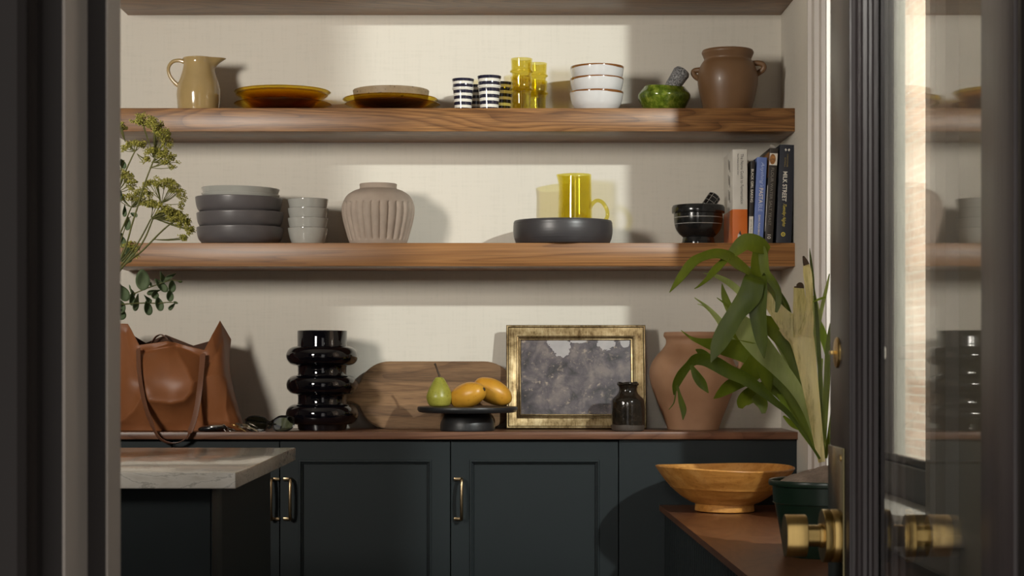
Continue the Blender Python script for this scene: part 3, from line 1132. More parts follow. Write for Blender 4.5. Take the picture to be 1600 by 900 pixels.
def text_geo(s, bold=0.0):
    cu = bpy.data.curves.new('text_tmp', 'FONT')
    cu.body = s
    cu.size = 1
    cu.offset = bold
    cu.fill_mode = 'FRONT'
    ob = bpy.data.objects.new('text_tmp', cu)
    C.objects.link(ob)
    dg = bpy.context.evaluated_depsgraph_get()
    me = ob.evaluated_get(dg).to_mesh()
    vs = [v.co.copy() for v in me.vertices]
    fs = [list(p.vertices) for p in me.polygons]
    ob.evaluated_get(dg).to_mesh_clear()
    bpy.data.objects.remove(ob)
    bpy.data.curves.remove(cu)
    x0 = min(v.x for v in vs)
    x1 = max(v.x for v in vs)
    y0 = min(v.y for v in vs)
    y1 = max(v.y for v in vs)
    return [Vector(((v.x - x0) / (x1 - x0), (v.y - y0) / (y1 - y0), 0)) for v in vs], fs


def spine_text(parent, s, xc, ztop, length, height, mat, y=-0.0006, bold=0.01, italic=0.0, name='title'):
    """text reading downward on a spine that faces -Y, local coordinates"""
    vs, fs = text_geo(s, bold)
    out = []
    for v in vs:
        out.append((xc - height / 2 + v.y * height, y, ztop - (v.x + italic * (v.y - 0.5) * height / length) * length))
    return MB().add(out, fs).build(name, mat, parent, local=True, smooth=False)


paper = pm('book_pages', (0.62, 0.57, 0.47), 0.06, 200, 0.8, stretch=(40, 1, 1))


def plain(name, c, rough=0.45):
    return pm(name, c, 0.05, 12, rough)


INK = {'white': plain('white_ink', (0.70, 0.66, 0.58)), 'black': plain('black_ink', (0.02, 0.02, 0.02)), 'yellow': plain('yellow_ink', (0.62, 0.50, 0.07)),
       'gold': plain('gold_ink', (0.28, 0.20, 0.05)), 'dim': plain('dim_white_ink', (0.22, 0.20, 0.17)), 'pale': plain('pale_blue_ink', (0.45, 0.52, 0.72)), 'green': plain('green_ink', (0.05, 0.18, 0.07))}


def book(label, mat, xl, wd, ht, dp, yfront, lean=0.0, name='cookbook'):
    """local origin at the foot of the spine's right edge, so a leaning book turns about that edge"""
    bk = thing(name, label, 'book', (xl + wd, yfront, S3), (0, lean, 0), 'cookbooks on the middle shelf')
    mb = MB()
    t = 0.0022
    mb.box(-wd, -wd + t, 0.0015, dp, 0, ht, 0.0006)
    mb.box(-t, 0, 0.0015, dp, 0, ht, 0.0006)
    sp = [(-wd, 0.0022), (-wd + 0.001, 0.0005), (-wd + 0.003, 0.0), (-0.003, 0.0), (-0.001, 0.0005), (0, 0.0022), (-0.001, 0.0032), (-wd + 0.001, 0.0032)]
    mb.prism(sp, 'z', 0, ht)
    mb.build('cover', mat, bk, local=True)
    MB().box(-wd + t, -t, 0.004, dp - 0.003, 0.002, ht - 0.003).build('pages', paper, bk, local=True, smooth=False)
    return bk


YBK = 4.915
k = YBK / F
# white and orange fermentation guide
m, nt, bs = newmat('white_and_orange_cover')
tc = N(nt, 'TexCoord')
sp = N(nt, 'SeparateXYZ')
L(nt, tc.outputs['Object'], sp.inputs[0])
kk = math_(nt, 'LESS_THAN', sp.outputs['Z'], 0.0885)
nz = noisen(nt, tc.outputs['Object'], 20, 2)
L(nt, mix(nt, kk, ramp(nt, nz, [(0.3, (0.60, 0.57, 0.51)), (0.7, (0.66, 0.63, 0.57))]), ramp(nt, nz, [(0.3, (0.60, 0.135, 0.012)), (0.7, (0.66, 0.155, 0.015))])), bs.inputs['Base Color'])
bs.inputs['Roughness'].default_value = 0.4
wd = 23.6 * k
bk = book('thick white and orange cookbook, leftmost of the row', m, X_(1144.5, YBK), wd, Z_(233.5, YBK) - S3, 0.195, YBK)
spine_text(bk, 'The Noma Guide to Fermentation', -wd * 0.365, 0.2325, 0.130, 0.0075, INK['black'], bold=0.0)
spine_text(bk, 'René Redzepi & David Zilber', -wd * 0.645, 0.2325, 0.055, 0.0045, INK['black'], bold=-0.005, name='author')
mb = MB()
mb.prism([(-wd * 0.60, 0.022), (-wd * 0.40, 0.022), (-wd * 0.50, 0.034)], 'y', -0.0007, 0.0)
mb.build('black_triangle', INK['black'], bk, local=True, smooth=False)
mb = MB()
mb.prism([(-wd * 0.66, 0.021), (-wd * 0.60, 0.026), (-wd * 0.22, 0.014), (-wd * 0.30, 0.006), (-wd * 0.66, 0.010)], 'y', -0.0007, 0.0)
mb.build('white_emblem', INK['white'], bk, local=True, smooth=False)
# lettering on the side of the cover
mb = MB()
for q in range(3):
    zz = 0.11 + 0.04 * q
    mb.tube(cr([(-wd - 0.0003, 0.05, zz), (-wd - 0.0003, 0.06, zz + 0.03), (-wd - 0.0003, 0.07, zz + 0.008), (-wd - 0.0003, 0.085, zz + 0.036)], 5), 0.0012, 6)
mb.build('cover_lettering', INK['dim'], bk, local=True)
# thin black baking book
wd = 6.8 * k
bk = book('thin black cookbook with white spine letters beside the orange one', plain('black_cover', (0.022, 0.018, 0.016)), X_(1169.3, YBK), wd, Z_(251.5, YBK) - S3, 0.19, YBK, 0.028)
spine_text(bk, 'BLACK GIRL BAKING', -wd * 0.5, 0.193, 0.0865, 0.0066, INK['white'], bold=0.014)
mb = MB().box(-wd + 0.0003, -0.0003, -0.0006, 0.001, 0.021, 0.070)
lbp = mb.build('white_label', INK['white'], bk, local=True, smooth=False)
spine_text(bk, 'Jerrelle Guy', -wd * 0.5, 0.062, 0.034, 0.005, INK['black'], y=-0.0011, bold=-0.01, name='author')
mb = MB().box(-wd * 0.8, -wd * 0.2, -0.0007, 0.0, 0.006, 0.015)
mb.build('publisher_mark', INK['white'], bk, local=True, smooth=False)
# blue pasta book
wd = 15.6 * k
bk = book('light blue cookbook with white capitals, leaning between two black ones', plain('periwinkle_cover', (0.135, 0.20, 0.48)), X_(1176.8, YBK), wd, Z_(246, YBK) - S3, 0.20, YBK, 0.048)
spine_text(bk, "Anything's", -wd * 0.44, 0.210, 0.064, 0.0115, INK['pale'], bold=0.0, italic=0.4)
spine_text(bk, 'PASTA', -wd * 0.45, 0.1435, 0.040, 0.0105, INK['white'], bold=0.022)
spine_text(bk, 'BLE', -wd * 0.45, 0.1015, 0.019, 0.0105, INK['pale'], bold=0.0)
spine_text(bk, 'DAN PASHMAN', -wd * 0.5, 0.073, 0.056, 0.0055, INK['white'], bold=0.012, name='author')
MB().lathe([(0, 0), (0.0022, 0.0)], seg=16, M=Matrix.Translation((-wd / 2, -0.0007, 0.006)) @ Matrix.Rotation(PI / 2, 4, 'X')).build('publisher_mark', INK['pale'], bk, local=True)
# black bread book
wd = 13 * k
m, nt, bs = newmat('black_cover_with_bread_photo')
tc = N(nt, 'TexCoord')
L(nt, ramp(nt, noisen(nt, tc.outputs['Object'], 22, 4, 0.6), [(0.3, (0.018, 0.014, 0.011)), (0.75, (0.045, 0.034, 0.025))]), bs.inputs['Base Color'])
bs.inputs['Roughness'].default_value = 0.4
bk = book('black bread cookbook with a loaf photo on its spine and a paper tab', m, X_(1194.6, YBK), wd, Z_(231.5, YBK) - S3, 0.20, YBK, 0.056)
crust = pm('brown_bread_crust', (0.30, 0.125, 0.03), 0.5, 150, 0.6)
mb = MB().box(-wd + 0.0007, -0.0007, -0.0006, 0.0, 0.203, 0.234)
ph = mb.build('spine_photo', INK['white'], bk, local=True, smooth=False)
mb = MB()
mb.prism([(-wd + 0.001 + 0.0155 * (0.5 + 0.5 * math.cos(2 * PI * i / 24)), 0.2185 + 0.0135 * math.sin(2 * PI * i / 24)) for i in range(24)], 'y', -0.0012, -0.0006)
mb.build('loaf', crust, bk, local=True, smooth=False)
mb = MB().box(-wd - 0.0005, -wd, 0.004, 0.17, 0.17, 0.238)
mb.build('cover_photo', crust, bk, local=True, smooth=False)
spine_text(bk, 'FLOUR WATER SALT YEAST', -wd * 0.52, 0.196, 0.150, 0.0072, INK['dim'], bold=-0.002)
spine_text(bk, '10', -wd * 0.5, 0.022, 0.011, 0.009, INK['white'], bold=0.0, name='publisher_mark')
mb = MB().box(-wd - 0.0008, -wd + 0.0004, -0.0002, 0.004, 0.03, 0.15)
mb.build('jacket_edge', INK['white'], bk, local=True, smooth=False)
tabp = cr([(-wd * .35, 0.02, 0.236), (-wd * .33, 0.018, 0.245), (-wd * .45, 0.012, 0.2515), (-wd * .95, 0.004, 0.2555)], 6)
mb = MB().strap(tabp, [0.0055] * len(tabp), lambda i, t: t.cross(Vector((0, 1, 0.3))), 0.0004)
mb.build('paper_tab', plain('white_paper', (0.66, 0.62, 0.57)), bk, local=True)
# dark navy weeknight book
wd = 24 * k
bk = book('dark navy cookbook with white title and yellow script, right against the wall', plain('navy_black_cover', (0.012, 0.014, 0.024)), X_(1212.5, YBK), wd, Z_(226.5, YBK) - S3, 0.21, YBK, 0.040)
spine_text(bk, 'MILK STREET', -wd * 0.58, 0.186, 0.078, 0.0115, INK['white'], bold=0.018)
spine_text(bk, 'Tuesday Nights', -wd * 0.56, 0.103, 0.060, 0.011, INK['yellow'], bold=0.0, italic=0.5)
spine_text(bk, 'CHRISTOPHER', -wd * 0.47, 0.232, 0.034, 0.0036, INK['gold'], bold=0.0, name='author')
spine_text(bk, 'KIMBALL', -wd * 0.62, 0.222, 0.024, 0.0036, INK['gold'], bold=0.0, name='author')
mb = MB()
mm = Matrix.Translation((-wd * 0.56, -0.0006, 0.0225)) @ Matrix.Rotation(PI / 2, 4, 'X')
mb.lathe([(0.0032, 0.0), (0.0057, 0.0)], seg=28, M=mm)
mb.lathe([(0.0, 0.0), (0.0016, 0.0)], seg=14, M=mm)
mb.build('round_emblem', INK['yellow'], bk, local=True)
mb = MB()
zc = 0.2425
for sx in (-1, 1):
    mb.prism([(-wd * 0.5 + sx * 0.001, zc), (-wd * 0.5 + sx * 0.0045, zc + 0.004), (-wd * 0.5 + sx * 0.007, zc + 0.001), (-wd * 0.5 + sx * 0.0045, zc - 0.004)], 'y', -0.0006, 0.0)
mb.build('bow_mark', INK['white'], bk, local=True, smooth=False)

# ================================================================== things on the worktop
# ---- leather tote
M['leather'] = pm('tan_leather', (0.235, 0.086, 0.031), 0.14, 8, 0.42, spec=0.34, bmp=0.10, bscale=420, bdist=0.0006)
M['bag_shade'] = pm('bag_inside_painted_shade', (0.070, 0.030, 0.015), 0.15, 20, 0.8)  # bag inside, its shadow put into the colour
M['leather2'] = pm('strap_leather', (0.15, 0.062, 0.032), 0.12, 12, 0.42, bmp=0.10, bscale=420, bdist=0.0006)
tote = thing('tote_bag', 'soft tan leather tote bag, its strap drooping over the worktop edge', 'bag', (X_(270, 4.99), 4.99, CT))
# columns round the bag: (px bottom, D bottom, px mid, y mid, D mid, px top, y top, D top)
colm = [(150, 4.955, 160, 590, 4.95, 183, 505, 4.965), (190, 4.915, 194, 592, 4.90, 200, 506, 4.965), (230, 4.905, 226, 596, 4.888, 217, 539, 4.930), (272, 4.905, 268, 596, 4.875, 262, 533, 4.925),
        (312, 4.905, 316, 598, 4.888, 319, 547, 4.928), (350, 4.910, 345, 592, 4.905, 331, 524, 4.955), (379, 4.935, 357, 588, 4.945, 344, 501, 4.995), (380, 5.03, 360, 584, 5.02, 361, 530, 5.03),
        (360, 5.085, 352, 585, 5.085, 338, 530, 5.075), (310, 5.085, 305, 590, 5.09, 302, 540, 5.075), (262, 5.085, 260, 590, 5.09, 259, 523, 5.07), (215, 5.085, 220, 590, 5.09, 228, 536, 5.075), (165, 5.08, 170, 590, 5.08, 192, 514, 5.04)]
ncol, NS, NV = len(colm), 18, 80


def lerpcol(u):
    i = int(u) % ncol
    t = u - int(u)
    p = [colm[(i + d) % ncol] for d in (-1, 0, 1, 2)]
    return [0.5 * (2 * b_ + (c_ - a_) * t + (2 * a_ - 5 * b_ + 4 * c_ - d_) * t * t + (3 * b_ - a_ - 3 * c_ + d_) * t ** 3) for a_, b_, c_, d_ in list(zip(*p))[:5]] + [p[1][q_] * (1 - t) + p[2][q_] * t for q_ in (5, 6, 7)]


plateaus = [([(222, 556), (240, 545), (262, 537), (278, 550), (294, 575), (304, 598), (302, 613), (291, 626), (270, 630), (234, 626), (226, 600)], 0.025, 17, 400),
            ([(319, 590), (340, 586), (357, 590), (354, 640), (362, 668), (330, 668), (320, 640)], 0.009, 9, 60)]


def inside(px, py, poly):
    c = False
    for (xa, ya), (xb, yb) in zip(poly, poly[1:] + poly[:1]):
        if (ya > py) != (yb > py) and px < (xb - xa) * (py - ya) / (yb - ya) + xa:
            c = not c
    return c


ridges = [([(176, 664), (196, 655), (211, 641), (221, 622)], 0.010, 9), ([(350, 520), (340, 548), (322, 575)], -0.010, 9), ([(222, 550), (246, 545), (270, 541)], -0.022, 9), ([(275, 541), (295, 548), (312, 556)], -0.014, 8), 
          ([(316, 560), (310, 610), (306, 655)], -0.008, 10), ([(196, 520), (204, 560), (222, 600)], -0.008, 10)]


def ridge_h(px, py):
    h = 0.0
    for pl_, am, wd_ in ridges:
        best = 1e9
        for (xa, ya), (xb, yb) in zip(pl_, pl_[1:]):
            dx, dy = xb - xa, yb - ya
            t = max(0, min(1, ((px - xa) * dx + (py - ya) * dy) / (dx * dx + dy * dy)))
            best = min(best, math.hypot(px - xa - t * dx, py - ya - t * dy))
        h += am * math.exp(-(best / wd_) ** 1.15)
    for pl_, am, fo, fi in plateaus:
        best = 1e9
        for (xa, ya), (xb, yb) in zip(pl_, pl_[1:] + pl_[:1]):
            dx, dy = xb - xa, yb - ya
            t = max(0, min(1, ((px - xa) * dx + (py - ya) * dy) / (dx * dx + dy * dy)))
            dd_ = math.hypot(px - xa - t * dx, py - ya - t * dy)
            if dd_ < best:
                best, nx_, ny_ = dd_, xa + t * dx, ya + t * dy
        if inside(px, py, pl_):
            nx_, ny_ = px, py
        x0_, y0_ = min(p_[0] for p_ in pl_), min(p_[1] for p_ in pl_)
        x1_, y1_ = max(p_[0] for p_ in pl_), max(p_[1] for p_ in pl_)
        am = am * (0.20 + 0.50 * (nx_ - x0_) / (x1_ - x0_) + 0.50 * (ny_ - y0_) / (y1_ - y0_))
        h += (am * (1 - 0.16 * min(1, best / fi)) if inside(px, py, pl_) else am * math.exp(-best / fo)) + 0.003 * math.exp(-best / 4.5)
    return h


vs, fs = [], []
ntot = ncol * NS
for j in range(NV + 1):
    v = j / NV
    for i in range(ntot):
        xb, Db, xm, ym, Dm, xt, yt, Dt = lerpcol(i / NS)
        pb = Vector((X_(xb, Db), Db, CT + 0.001))
        pmid = P(xm, ym, Dm)
        pt = P(xt, yt, Dt)
        if v < 0.5:
            p = cr([pb, pmid, pt], NV // 2)[j]
        else:
            p = cr([pb, pmid, pt], NV // 2)[j]
        p = Vector(p)
        if i / NS < 8.0 and v > 0.02:
            s = F / p.y
            qx, qy = VX + p.x * s, VY - (p.z - CZ) * s
            e = min(1.0, v / 0.12)
            p.y -= ridge_h(qx, qy) * e * (1.0 if i / NS < 6 else max(0, 1 - (i / NS - 6)))
            p.y += 0.004 * noise.noise(Vector((p.x * 18, 3.3, p.z * 18))) * e
        vs.append(p)
for j in range(NV):
    for i in range(ntot):
        k = (i + 1) % ntot
        fs.append([j * ntot + i, j * ntot + k, (j + 1) * ntot + k, (j + 1) * ntot + i])
fs.append(list(range(ntot))[::-1])
MB().add(vs, fs).build('bag_body', [M['leather'], M['bag_shade']], tote, solid=0.0022, sharp=0)
md = tote.children[0].modifiers['thickness']
md.offset = -1
md.material_offset = 1
sp_ = cr([tuple(P(216, 545, 4.916)), tuple(P(218, 585, 4.876)), tuple(P(226, 630, 4.862)), tuple(P(238, 664, 4.842)), tuple(P(248, 683, 4.835)), tuple(P(263, 692, 4.832)), tuple(P(280, 691, 4.832)),
          tuple(P(295, 678, 4.835)), tuple(P(306, 645, 4.848)), tuple(P(313, 600, 4.866)), tuple(P(317, 553, 4.914))], 8)
nn = len(sp_)
MB().strap(sp_, [0.0155] * nn, lambda i, t: Vector((1, -0.9 if i < nn * 0.42 else -0.35, 0.0)) if i < nn * 0.30 or i > nn * 0.70 else Vector((0.5, -0.9, 0.25)), 0.003, 0.03).build('carry_strap', M['leather2'], tote)
sp2 = cr([tuple(P(236, 538, 5.05)), tuple(P(243, 527, 5.045)), tuple(P(252, 523, 5.04)), tuple(P(262, 530, 5.045))], 6)
MB().strap(sp2, [0.013] * len(sp2), lambda i, t: Vector((0.2, 1, 0)), 0.003).build('carry_strap', M['leather2'], tote)

# ---- keys with a fob
keys = thing('key_bunch', 'bunch of keys with a black and silver fob in front of the bag', 'keys', tuple(P(350, 677, 4.876) * 1))
WLOC[keys] = Vector((X_(350, 4.876), 4.871, CT))
keys.location = WLOC[keys]
zc = CT + 0.0095
fx = X_(332, 4.876)
mm = Matrix.Translation((fx, 4.871, zc)) @ Matrix.Rotation(-0.10, 4, 'Y') @ Matrix.Diagonal((1, 0.5, 0.42, 1))
b = MB().lathe([(0, -0.019)] + [(0.037 * math.cos(a) ** 0.6, 0.019 * math.sin(a)) for a in [(-1 + 2 * i / 16) * PI / 2 for i in range(1, 16)]] + [(0, 0.019)], seg=40, M=mm)
b.build('key_fob', plain('black_plastic', (0.012, 0.012, 0.013), 0.2), keys)
mm = Matrix.Translation((fx + 0.004, 4.8735, zc + 0.0028)) @ Matrix.Rotation(-0.10, 4, 'Y') @ Matrix.Diagonal((0.84, 0.55, 0.40, 1))
b = MB().lathe([(0, -0.010)] + [(0.037 * math.cos(a) ** 0.6, 0.019 * math.sin(a)) for a in [(-1 + 2 * i / 16) * PI / 2 for i in range(4, 16)]] + [(0, 0.019)], seg=40, M=mm)
b.build('silver_cover', M['steel'], keys)
cxk = X_(362, 4.869)


def ringpts(c, r, ax, n=28):
    u = ax.orthogonal().normalized()
    v = ax.cross(u).normalized()
    return [c + u * r * math.cos(2 * PI * i / n) + v * r * math.sin(2 * PI * i / n) for i in range(n + 1)]


b = MB().tube(ringpts(Vector((cxk, 4.869, CT + 0.004)), 0.011, Vector((0.25, -0.2, 1)).normalized()), 0.0012, 8, caps=False)
b.build('key_ring', M['steel'], keys)
b = MB().tube(ringpts(Vector((cxk - 0.014, 4.870, CT + 0.007)), 0.006, Vector((0.2, 1, 0.3)).normalized()), 0.0010, 8, caps=False)
b.build('key_ring', M['steel'], keys)
for q, (px, tilt, yaw, up, mt) in enumerate(((372, 0.50, 0.2, 0.012, 'brass'), (378, 0.30, -0.3, 0.016, 'steel'), (385, 0.15, 0.5, 0.010, 'steel'), (390, 0.42, 0.0, 0.012, 'oldbrass'), (394, 0.2, -0.5, 0.007, 'steel'))):
    mm = Matrix.Translation((X_(px, 4.876), 4.870 + 0.006 * math.sin(q * 2.1), CT + up)) @ Matrix.Rotation(yaw, 4, 'Z') @ Matrix.Rotation(tilt, 4, 'Y') @ Matrix.Rotation(0.5 * math.sin(q * 3), 4, 'X')
    mb = MB()
    mb.lathe([(0.004, -0.001), (0.0105, -0.001), (0.0105, 0.001), (0.004, 0.001), (0.004, -0.001)], seg=20, M=mm @ Matrix.Translation((-0.008, 0, 0)))
    n = 9
    poly = [(0.001, -0.0035), (0.024, -0.0035)] + [(0.024 - i * 0.0022, 0.0015 + 0.002 * (i % 2)) for i in range(n)] + [(0.001, 0.0035)]
    mb.prism(poly, 'z', -0.0009, 0.0009, M=mm)
    mb.build('key', M[mt], keys, smooth=False)

# ---- sunglasses
sg = thing('sunglasses', 'dark rimmed sunglasses with green lenses beside the black bubble vase', 'sunglasses', (X_(422, 4.895), 4.895, CT))
lens = glass('smoky_green_lens', (0.16, 0.19, 0.12), 1.6, 0.02)
acet = plain('black_acetate', (0.008, 0.007, 0.006), 0.12)


def lens_poly(cx, cy, w_, h_, sgn, n=40):
    pts = []
    for i in range(n):
        a = 2 * PI * i / n
        ca, sa = math.cos(a), math.sin(a)
        ex = 2.6
        x = abs(ca) ** (2 / ex) * (1 if ca > 0 else -1) * w_ / 2
        y = abs(sa) ** (2 / ex) * (1 if sa > 0 else -1) * h_ / 2
        x *= 1 + 0.12 * (y / h_)
        pts.append((cx + x, cy - y + sgn * (x) * 0.10))
    return pts


YS = 4.882
for cx, cy, w_, h_, sgn, dy in ((401, 662.5, 33, 24, 0.6, 0.0), (443, 662, 33, 23.5, -1.2, 0.004)):
    pts = lens_poly(cx, cy, w_, h_, sgn)
    ring = [P(x, y, YS + dy + 0.0009 * abs(x - 422) * 0.35) for x, y in pts]
    MB().tube(ring + [ring[0]], 0.0019, 8, caps=False).build('rim', acet, sg)
    c = sum(ring, Vector()) / len(ring)
    c.y -= 0.002
    k = len(ring)
    f_ = [[i, (i + 1) % k, k] for i in range(k)]
    MB().add(ring + [c], f_).build('lens', lens, sg)
MB().tube(cr([tuple(P(416, 656, YS)), tuple(P(422, 659.5, YS - 0.002)), tuple(P(427, 656, YS + 0.003))], 5), 0.0018, 8).build('bridge', acet, sg)
for pts in ([P(385, 657, YS + 0.012), P(386, 656, YS + 0.03), P(420, 662, YS + 0.055), P(440, 668, YS + 0.062)], [P(459, 657, YS + 0.014), P(458, 654, YS + 0.03), P(436, 651.5, YS + 0.045), P(419, 670, YS + 0.040)]):
    q = cr([tuple(p) for p in pts], 6)
    MB().strap(q, [0.006] * len(q), lambda i, t: Vector((0, 0.15, 1)), 0.003).build('temple', acet, sg)

# ---- black bubble vase
D = 4.993
x = X_(503.5, D)
s_ = D / F
m, nt, bs = newmat('black_glass')
n = noisen(nt, coords(nt), 8, 2)
L(nt, ramp(nt, n, [(0.3, (0.002, 0.0018, 0.003)), (0.7, (0.004, 0.0035, 0.006))]), bs.inputs['Base Color'])
bs.inputs['Roughness'].default_value = 0.03
bs.inputs['Specular IOR Level'].default_value = 0.6
bs.inputs['Coat Weight'].default_value = 0.3
out = [(0, CT), (36 * s_, CT), (37.5 * s_, CT + 0.002)]


def bulge(y0, y1, R):
    """one bubble between two pixel rows, with necks above and below"""
    r = []
    ym, hh = (y0 + y1) / 2, (y0 - y1) / 2
    for i in range(15):
        a = -PI / 2 + PI * i / 14
        r.append(((39 + (R - 39) * max(0, math.cos(a)) ** 0.88) * s_, Z_(ym - hh * math.sin(a), D)))
    return r


out += bulge(663, 631, 56.5) + [(38 * s_, Z_(628.5, D)), (38 * s_, Z_(619, D))] + bulge(616.5, 586, 56) + [(38 * s_, Z_(583.5, D)), (38 * s_, Z_(574, D))] + bulge(571.5, 541, 56.2) + [(38.6 * s_, Z_(538, D)), (38.8 * s_, Z_(517.5, D))]
b = MB().lathe(shell(out, 0.003), x, D, 96)
tag(b.build('vase', m), 'tall glossy black glass vase with three bulging rings', 'vase')

# ---- wooden board
M['board'] = wood('mango_wood_board', (0.11, 0.058, 0.026), (0.22, 0.125, 0.060), (0.30, 0.18, 0.090), (2.2, 7, 9), 7, 0.5, 0.35, 8.3)
nt = M['board'].node_tree
bs = nt.nodes['Principled BSDF']
src = bs.inputs['Base Color'].links[0].from_socket
tc = N(nt, 'TexCoord')
sp = N(nt, 'SeparateXYZ')
L(nt, tc.outputs['Object'], sp.inputs[0])
vo = N(nt, 'TexWhiteNoise', noise_dimensions='1D')
L(nt, math_(nt, 'FLOOR', math_(nt, 'MULTIPLY', sp.outputs['Z'], 32)), vo.inputs['W'])
L(nt, mix(nt, 1.0, src, ramp(nt, vo.outputs['Value'], [(0.0, (0.72, 0.70, 0.68)), (1.0, (1.08, 1.06, 1.03))]), 'MULTIPLY'), bs.inputs['Base Color'])
D = 5.085
s_ = D / F
hw, hh = (806 - 558) / 2 * s_, 106 / 2 * s_
rx = 0.088
poly = []
for (cx_, sg_, a0_) in ((hw - rx, 1, -PI / 2), (-(hw - rx), -1, PI / 2)):
    for i in range(25):
        a = a0_ + PI * i / 24
        ca, sa = math.cos(a), math.sin(a)
        e = 2 / 2.08
        poly.append((cx_ + rx * abs(ca) ** e * (1 if ca > 0 else -1), hh + hh * abs(sa) ** e * (1 if sa > 0 else -1)))
    if sg_ < 0:
        pass
# handle grows out of the left end (middle of the second arc)
k0 = 25 + 12
hx = -hw
hand = [(hx + 0.004, hh + 0.030), (hx - 0.010, hh + 0.022), (hx - 0.028, hh + 0.019), (hx - 0.038, hh + 0.014), (hx - 0.042, hh), (hx - 0.038, hh - 0.014), (hx - 0.028, hh - 0.019), (hx - 0.010, hh - 0.022), (hx + 0.004, hh - 0.030)]
poly = poly[:k0 - 3] + hand + poly[k0 + 4:]
bm = bmesh.new()
va_ = [bm.verts.new((p[0], 0.0, p[1])) for p in poly]
f0 = bm.faces.new(va_)
ex = bmesh.ops.extrude_face_region(bm, geom=[f0])
bmesh.ops.translate(bm, vec=(0, 0.018, 0), verts=[e for e in ex['geom'] if isinstance(e, bmesh.types.BMVert)])
bmesh.ops.recalc_face_normals(bm, faces=bm.faces)
eds = [e for e in bm.edges if len(e.link_faces) == 2 and abs(e.link_faces[0].normal.dot(e.link_faces[1].normal)) < 0.3]
bmesh.ops.bevel(bm, geom=eds, offset=0.003, segments=2, affect='EDGES')
o = MB().bm(bm).build('cutting_board', M['board'], local=True, loc=(0, 0, 0))
tag(o, 'oval wooden serving board with a handle leaning against the wall', 'board')
o.location = (X_(682, D), 5.078, CT + 0.001)
o.rotation_euler = (-0.13, 0, 0)

# ---- cake stand with fruit
D = 4.942
x = X_(730.5, D)
M['cake'] = pm('matte_black_wood', (0.016, 0.016, 0.017), 0.25, 14, 0.42)
st = thing('cake_stand', 'matte black wooden cake stand carrying a pear and two mangoes', 'cake stand', (x, D, CT))
zt = Z_(635.5, D)
b = MB().lathe([(0, CT), (0.069, CT), (0.0715, CT + 0.002)] + cr([(0.0718, CT + 0.006), (0.070, CT + 0.022), (0.062, CT + 0.040), (0.055, zt - 0.0155)], 6) + [(0, zt - 0.0155)], x, D, 80)
b.build('pedestal', M['cake'], st)
b = MB().lathe([(0, zt - 0.015), (0.120, zt - 0.015), (0.127, zt - 0.0135), (0.1305, zt - 0.009), (0.1315, zt - 0.004), (0.1300, zt), (0.127, zt + 0.0005), (0.122, zt), (0, zt)], x, D, 96)
b.build('plate_top', M['cake'], st)
m, nt, bs = newmat('green_pear_skin')
vec = coords(nt)
c = ramp(nt, noisen(nt, vec, 22, 4, 0.6), [(0.3, (0.25, 0.25, 0.030)), (0.7, (0.40, 0.37, 0.065))])
d_ = ramp(nt, noisen(nt, vec, 260, 1), [(0.30, (0.55, 0.5, 0.35)), (0.38, (1, 1, 1))])
L(nt, mix(nt, 0.6, c, d_, 'MULTIPLY'), bs.inputs['Base Color'])
bs.inputs['Roughness'].default_value = 0.36
bs.inputs['Subsurface Weight'].default_value = 0.08
bs.inputs['Subsurface Radius'].default_value = (0.01, 0.008, 0.003)
Dp = 4.915
px_ = X_(686.5, Dp)
pear = thing('pear', 'green pear with a long stem standing on the cake stand', 'pear', (px_, Dp, zt))
pr = cr([(0.006, 0.0025), (0.018, 0.001), (0.027, 0.006), (0.0325, 0.020), (0.0325, 0.030), (0.0275, 0.045), (0.020, 0.060), (0.0145, 0.070), (0.0095, 0.0765), (0.004, 0.0775)], 5)
pr = [(0, 0.0045)] + pr + [(0, 0.0755)]
MB().lathe([(r, z + zt) for r, z in pr], px_, Dp, 48, fr=lambda a, r, z, i: r * (1 + 0.035 * math.sin(2 * a + 0.8) + 0.02 * math.sin(3 * a))).build('flesh', m, pear)
q = cr([tuple(P(687, 588, Dp)), tuple(P(685, 583, Dp)), tuple(P(682.5, 576, Dp)), tuple(P(679.5, 568, Dp - 0.004))], 5)
MB().tube(q, [0.0034] * 3 + [0.0027] * 5 + [0.0023] * 4 + [0.0023, 0.0025, 0.0028, 0.0030], 8).build('stem', plain('brown_stem', (0.06, 0.035, 0.018), 0.7), pear)
m, nt, bs = newmat('ripe_mango_skin')
vec = coords(nt)
c = ramp(nt, noisen(nt, vec, 14, 3, 0.55), [(0.3, (0.52, 0.225, 0.018)), (0.7, (0.64, 0.33, 0.035))])
d_ = ramp(nt, noisen(nt, vec, 110, 3, 0.6), [(0.27, (0.55, 0.40, 0.22)), (0.36, (1, 1, 1))])
L(nt, mix(nt, 0.8, c, d_, 'MULTIPLY'), bs.inputs['Base Color'])
bs.inputs['Roughness'].default_value = 0.36
bs.inputs['Subsurface Weight'].default_value = 0.08
bs.inputs['Subsurface Radius'].default_value = (0.012, 0.006, 0.002)


def mango(label, a, b_, rmax, prof_):
    """body along the axis from a to b_"""
    a, b_ = Vector(a), Vector(b_)
    t = thing('mango', label, 'mango', tuple((a + b_) / 2), group=None)
    ln = (b_ - a).length
    rot = (b_ - a).to_track_quat('Z', 'Y').to_matrix().to_4x4()
    mm = Matrix.Translation(a) @ rot
    pr = cr([(r * rmax, z * ln) for r, z in prof_], 6)
    pr = [(0, pr[0][1])] + pr + [(0, pr[-1][1])]
    MB().lathe(pr, seg=44, M=mm, fr=lambda an, r, z, i: r * (1 + 0.05 * math.cos(an * 2 + .5) + 0.03 * math.sin(an + 1))).build('flesh', m, t)
    return t, mm, ln


